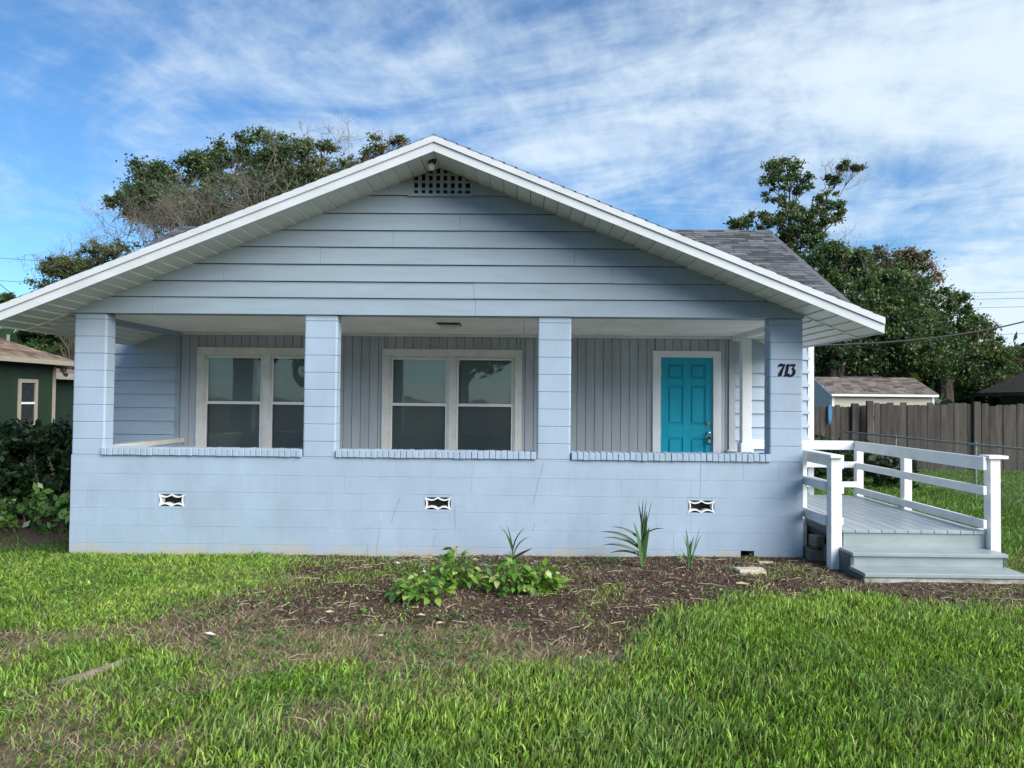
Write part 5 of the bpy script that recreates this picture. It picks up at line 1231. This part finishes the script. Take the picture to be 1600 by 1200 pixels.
for i, (px, py, s, m, lb_) in enumerate(((620, 883, .07, 'paper', 'crumpled white paper scrap near the dry stalks'), (662, 897, .06, 'paper', 'white scrap in the mulch behind the widest vine clump'), (872, 921, .05, 'paper', 'white scrap next to the small vine clump'), (328, 995, .13, 'paper', 'long white litter strip on the bare patch'), (657, 965, .10, 'dry_leaf', 'pale dry leaf in front of the widest vine clump'), (590, 998, .10, 'dry_leaf', 'curled tan leaf on the straw'), (688, 978, .08, 'dry_leaf', 'tan leaf bits on the straw below the vine clumps'), (1052, 932, .10, 'dry_leaf', 'pale dry sliver at the lawn edge near the slab'), (1160, 915, .16, 'dry_leaf', 'long dry stalk in front of the stone slab'), (515, 960, .08, 'dry_leaf', 'brown leaf on the mulch edge'))):
    p = gpt(px, py); mb = MB(); rng = random.Random(i); k = 7; P = [(s*.5*math.cos(t)*rng.uniform(.7, 1.1), s*.22*math.sin(t)*rng.uniform(.6, 1.1), rng.uniform(.004, .02)) for t in np.linspace(0, 6.283, k+1)[:-1]]
    mb.v = P+[(0, 0, .024)]+[(x*.97, y*.97, z-.003) for x, y, z in P]
    for j in range(k): mb.f += [(j, (j+1) % k, k), (k+1+j, k+1+(j+1) % k, (j+1) % k, j)]
    o = add('paper_scrap' if m == 'paper' else 'fallen_leaf', mb.mesh('scrap', m), None, (p[0], p[1], p[2]+.014), (0, 0, rng.uniform(-.4, .4))); o['label'] = lb_; o['category'] = 'litter' if m == 'paper' else 'leaf'
rp = [gpt(*q_) for q_ in ((78, 1072), (105, 1068), (135, 1062), (160, 1050), (185, 1042), (215, 1030))]
mb = MB(); mb.tube([p+np.array([0, 0, .012]) for p in rp], [.012, .030, .042, .026, .032, .010], 8)
o = add('tree_root', mb.mesh('tree_root', 'root_wood', smooth=True), label='weathered grey root lying in the turf', category='root')
# broad weed rosettes scattered in turf and mulch: countless, one mass
def weeds():
    rng = np.random.default_rng(77); C, K, R_ = [], [], []
    pts = [(rng.uniform(-6.5, 4.8), rng.uniform(-5.2, -.15)) for _ in range(9000)]
    x = np.array([p[0] for p in pts]); y = np.array([p[1] for p in pts]); d, k, mu, th = masks(x, y); f = fbm(x+21, y+8, 1.3)
    ok = (k > .5) & (f > .50) & (rng.random(len(x)) < np.where(mu > .5, .22, .9)) & ~((x > 3.3) & (y > -1.2)); x, y = x[ok], y[ok]
    n = len(x)*7; xi = np.repeat(x, 7)+rng.normal(size=n)*.022; yi = np.repeat(y, 7)+rng.normal(size=n)*.022
    p = np.stack([xi, yi, gz(xi, yi)+rng.uniform(.006, .045, n)], 1)
    az = rng.uniform(0, 6.28, n); ti = rng.normal(size=n)*.4; s = rng.uniform(.010, .024, n)
    a = np.stack([np.cos(az)*np.cos(ti), np.sin(az)*np.cos(ti), np.sin(ti)], 1)*s[:, None]; b = np.stack([-np.sin(az), np.cos(az), rng.normal(size=n)*.3], 1)*(s*.55)[:, None]
    co = np.stack([p-a*.9, p+b, p+a, p-b], 1).reshape(-1, 3); c = np.array([(0.10, 0.22, 0.035), (0.065, 0.155, 0.035), (0.15, 0.27, 0.05)])[rng.integers(0, 3, n)]*rng.uniform(.7, 1.2, (n, 1))
    add('weeds', fast_mesh('weeds', co, None, 'plant_leaf', np.repeat(c, 4, 0), quads=np.arange(n*4).reshape(-1, 4)), kind='stuff', label='small broad-leaved weeds in the turf', category='weeds')
weeds()

# broken twigs and dry stems strewn over mulch and bare ground
def strewn():
    rng = np.random.default_rng(88); mb = MB(); k = 0
    while k < 520:
        x, y = rng.uniform(-4.5, 6.0), rng.uniform(-4.6, -.12); d, kd, mu, th = masks(np.array([x]), np.array([y]))
        if (mu[0] < .5 and th[0] < .5) or (x > 3.3 and y > -1.25) or rng.random() > (1.0 if mu[0] > .5 else .5): continue
        l = rng.uniform(.04, .17)*(1 if rng.random() < .85 else 1.8); a = rng.uniform(0, 6.28); z = float(gz(x, y))+.008; r = rng.uniform(.0018, .0042); dx, dy = math.cos(a)*l/2, math.sin(a)*l/2
        mb.tube([(x-dx, y-dy, z), (x+rng.normal()*.008, y+rng.normal()*.008, z+rng.uniform(.002, .014)), (x+dx, y+dy, z+rng.uniform(0, .012))], [r, r*.9, r*.6], 4); k += 1
    o = add('twigs', mb.mesh('twigs', 'dry_stalk', fix=False)); o['kind'] = 'stuff'; o['label'] = 'broken twigs and dry stems strewn over the mulch'; o['category'] = 'twigs'
strewn()
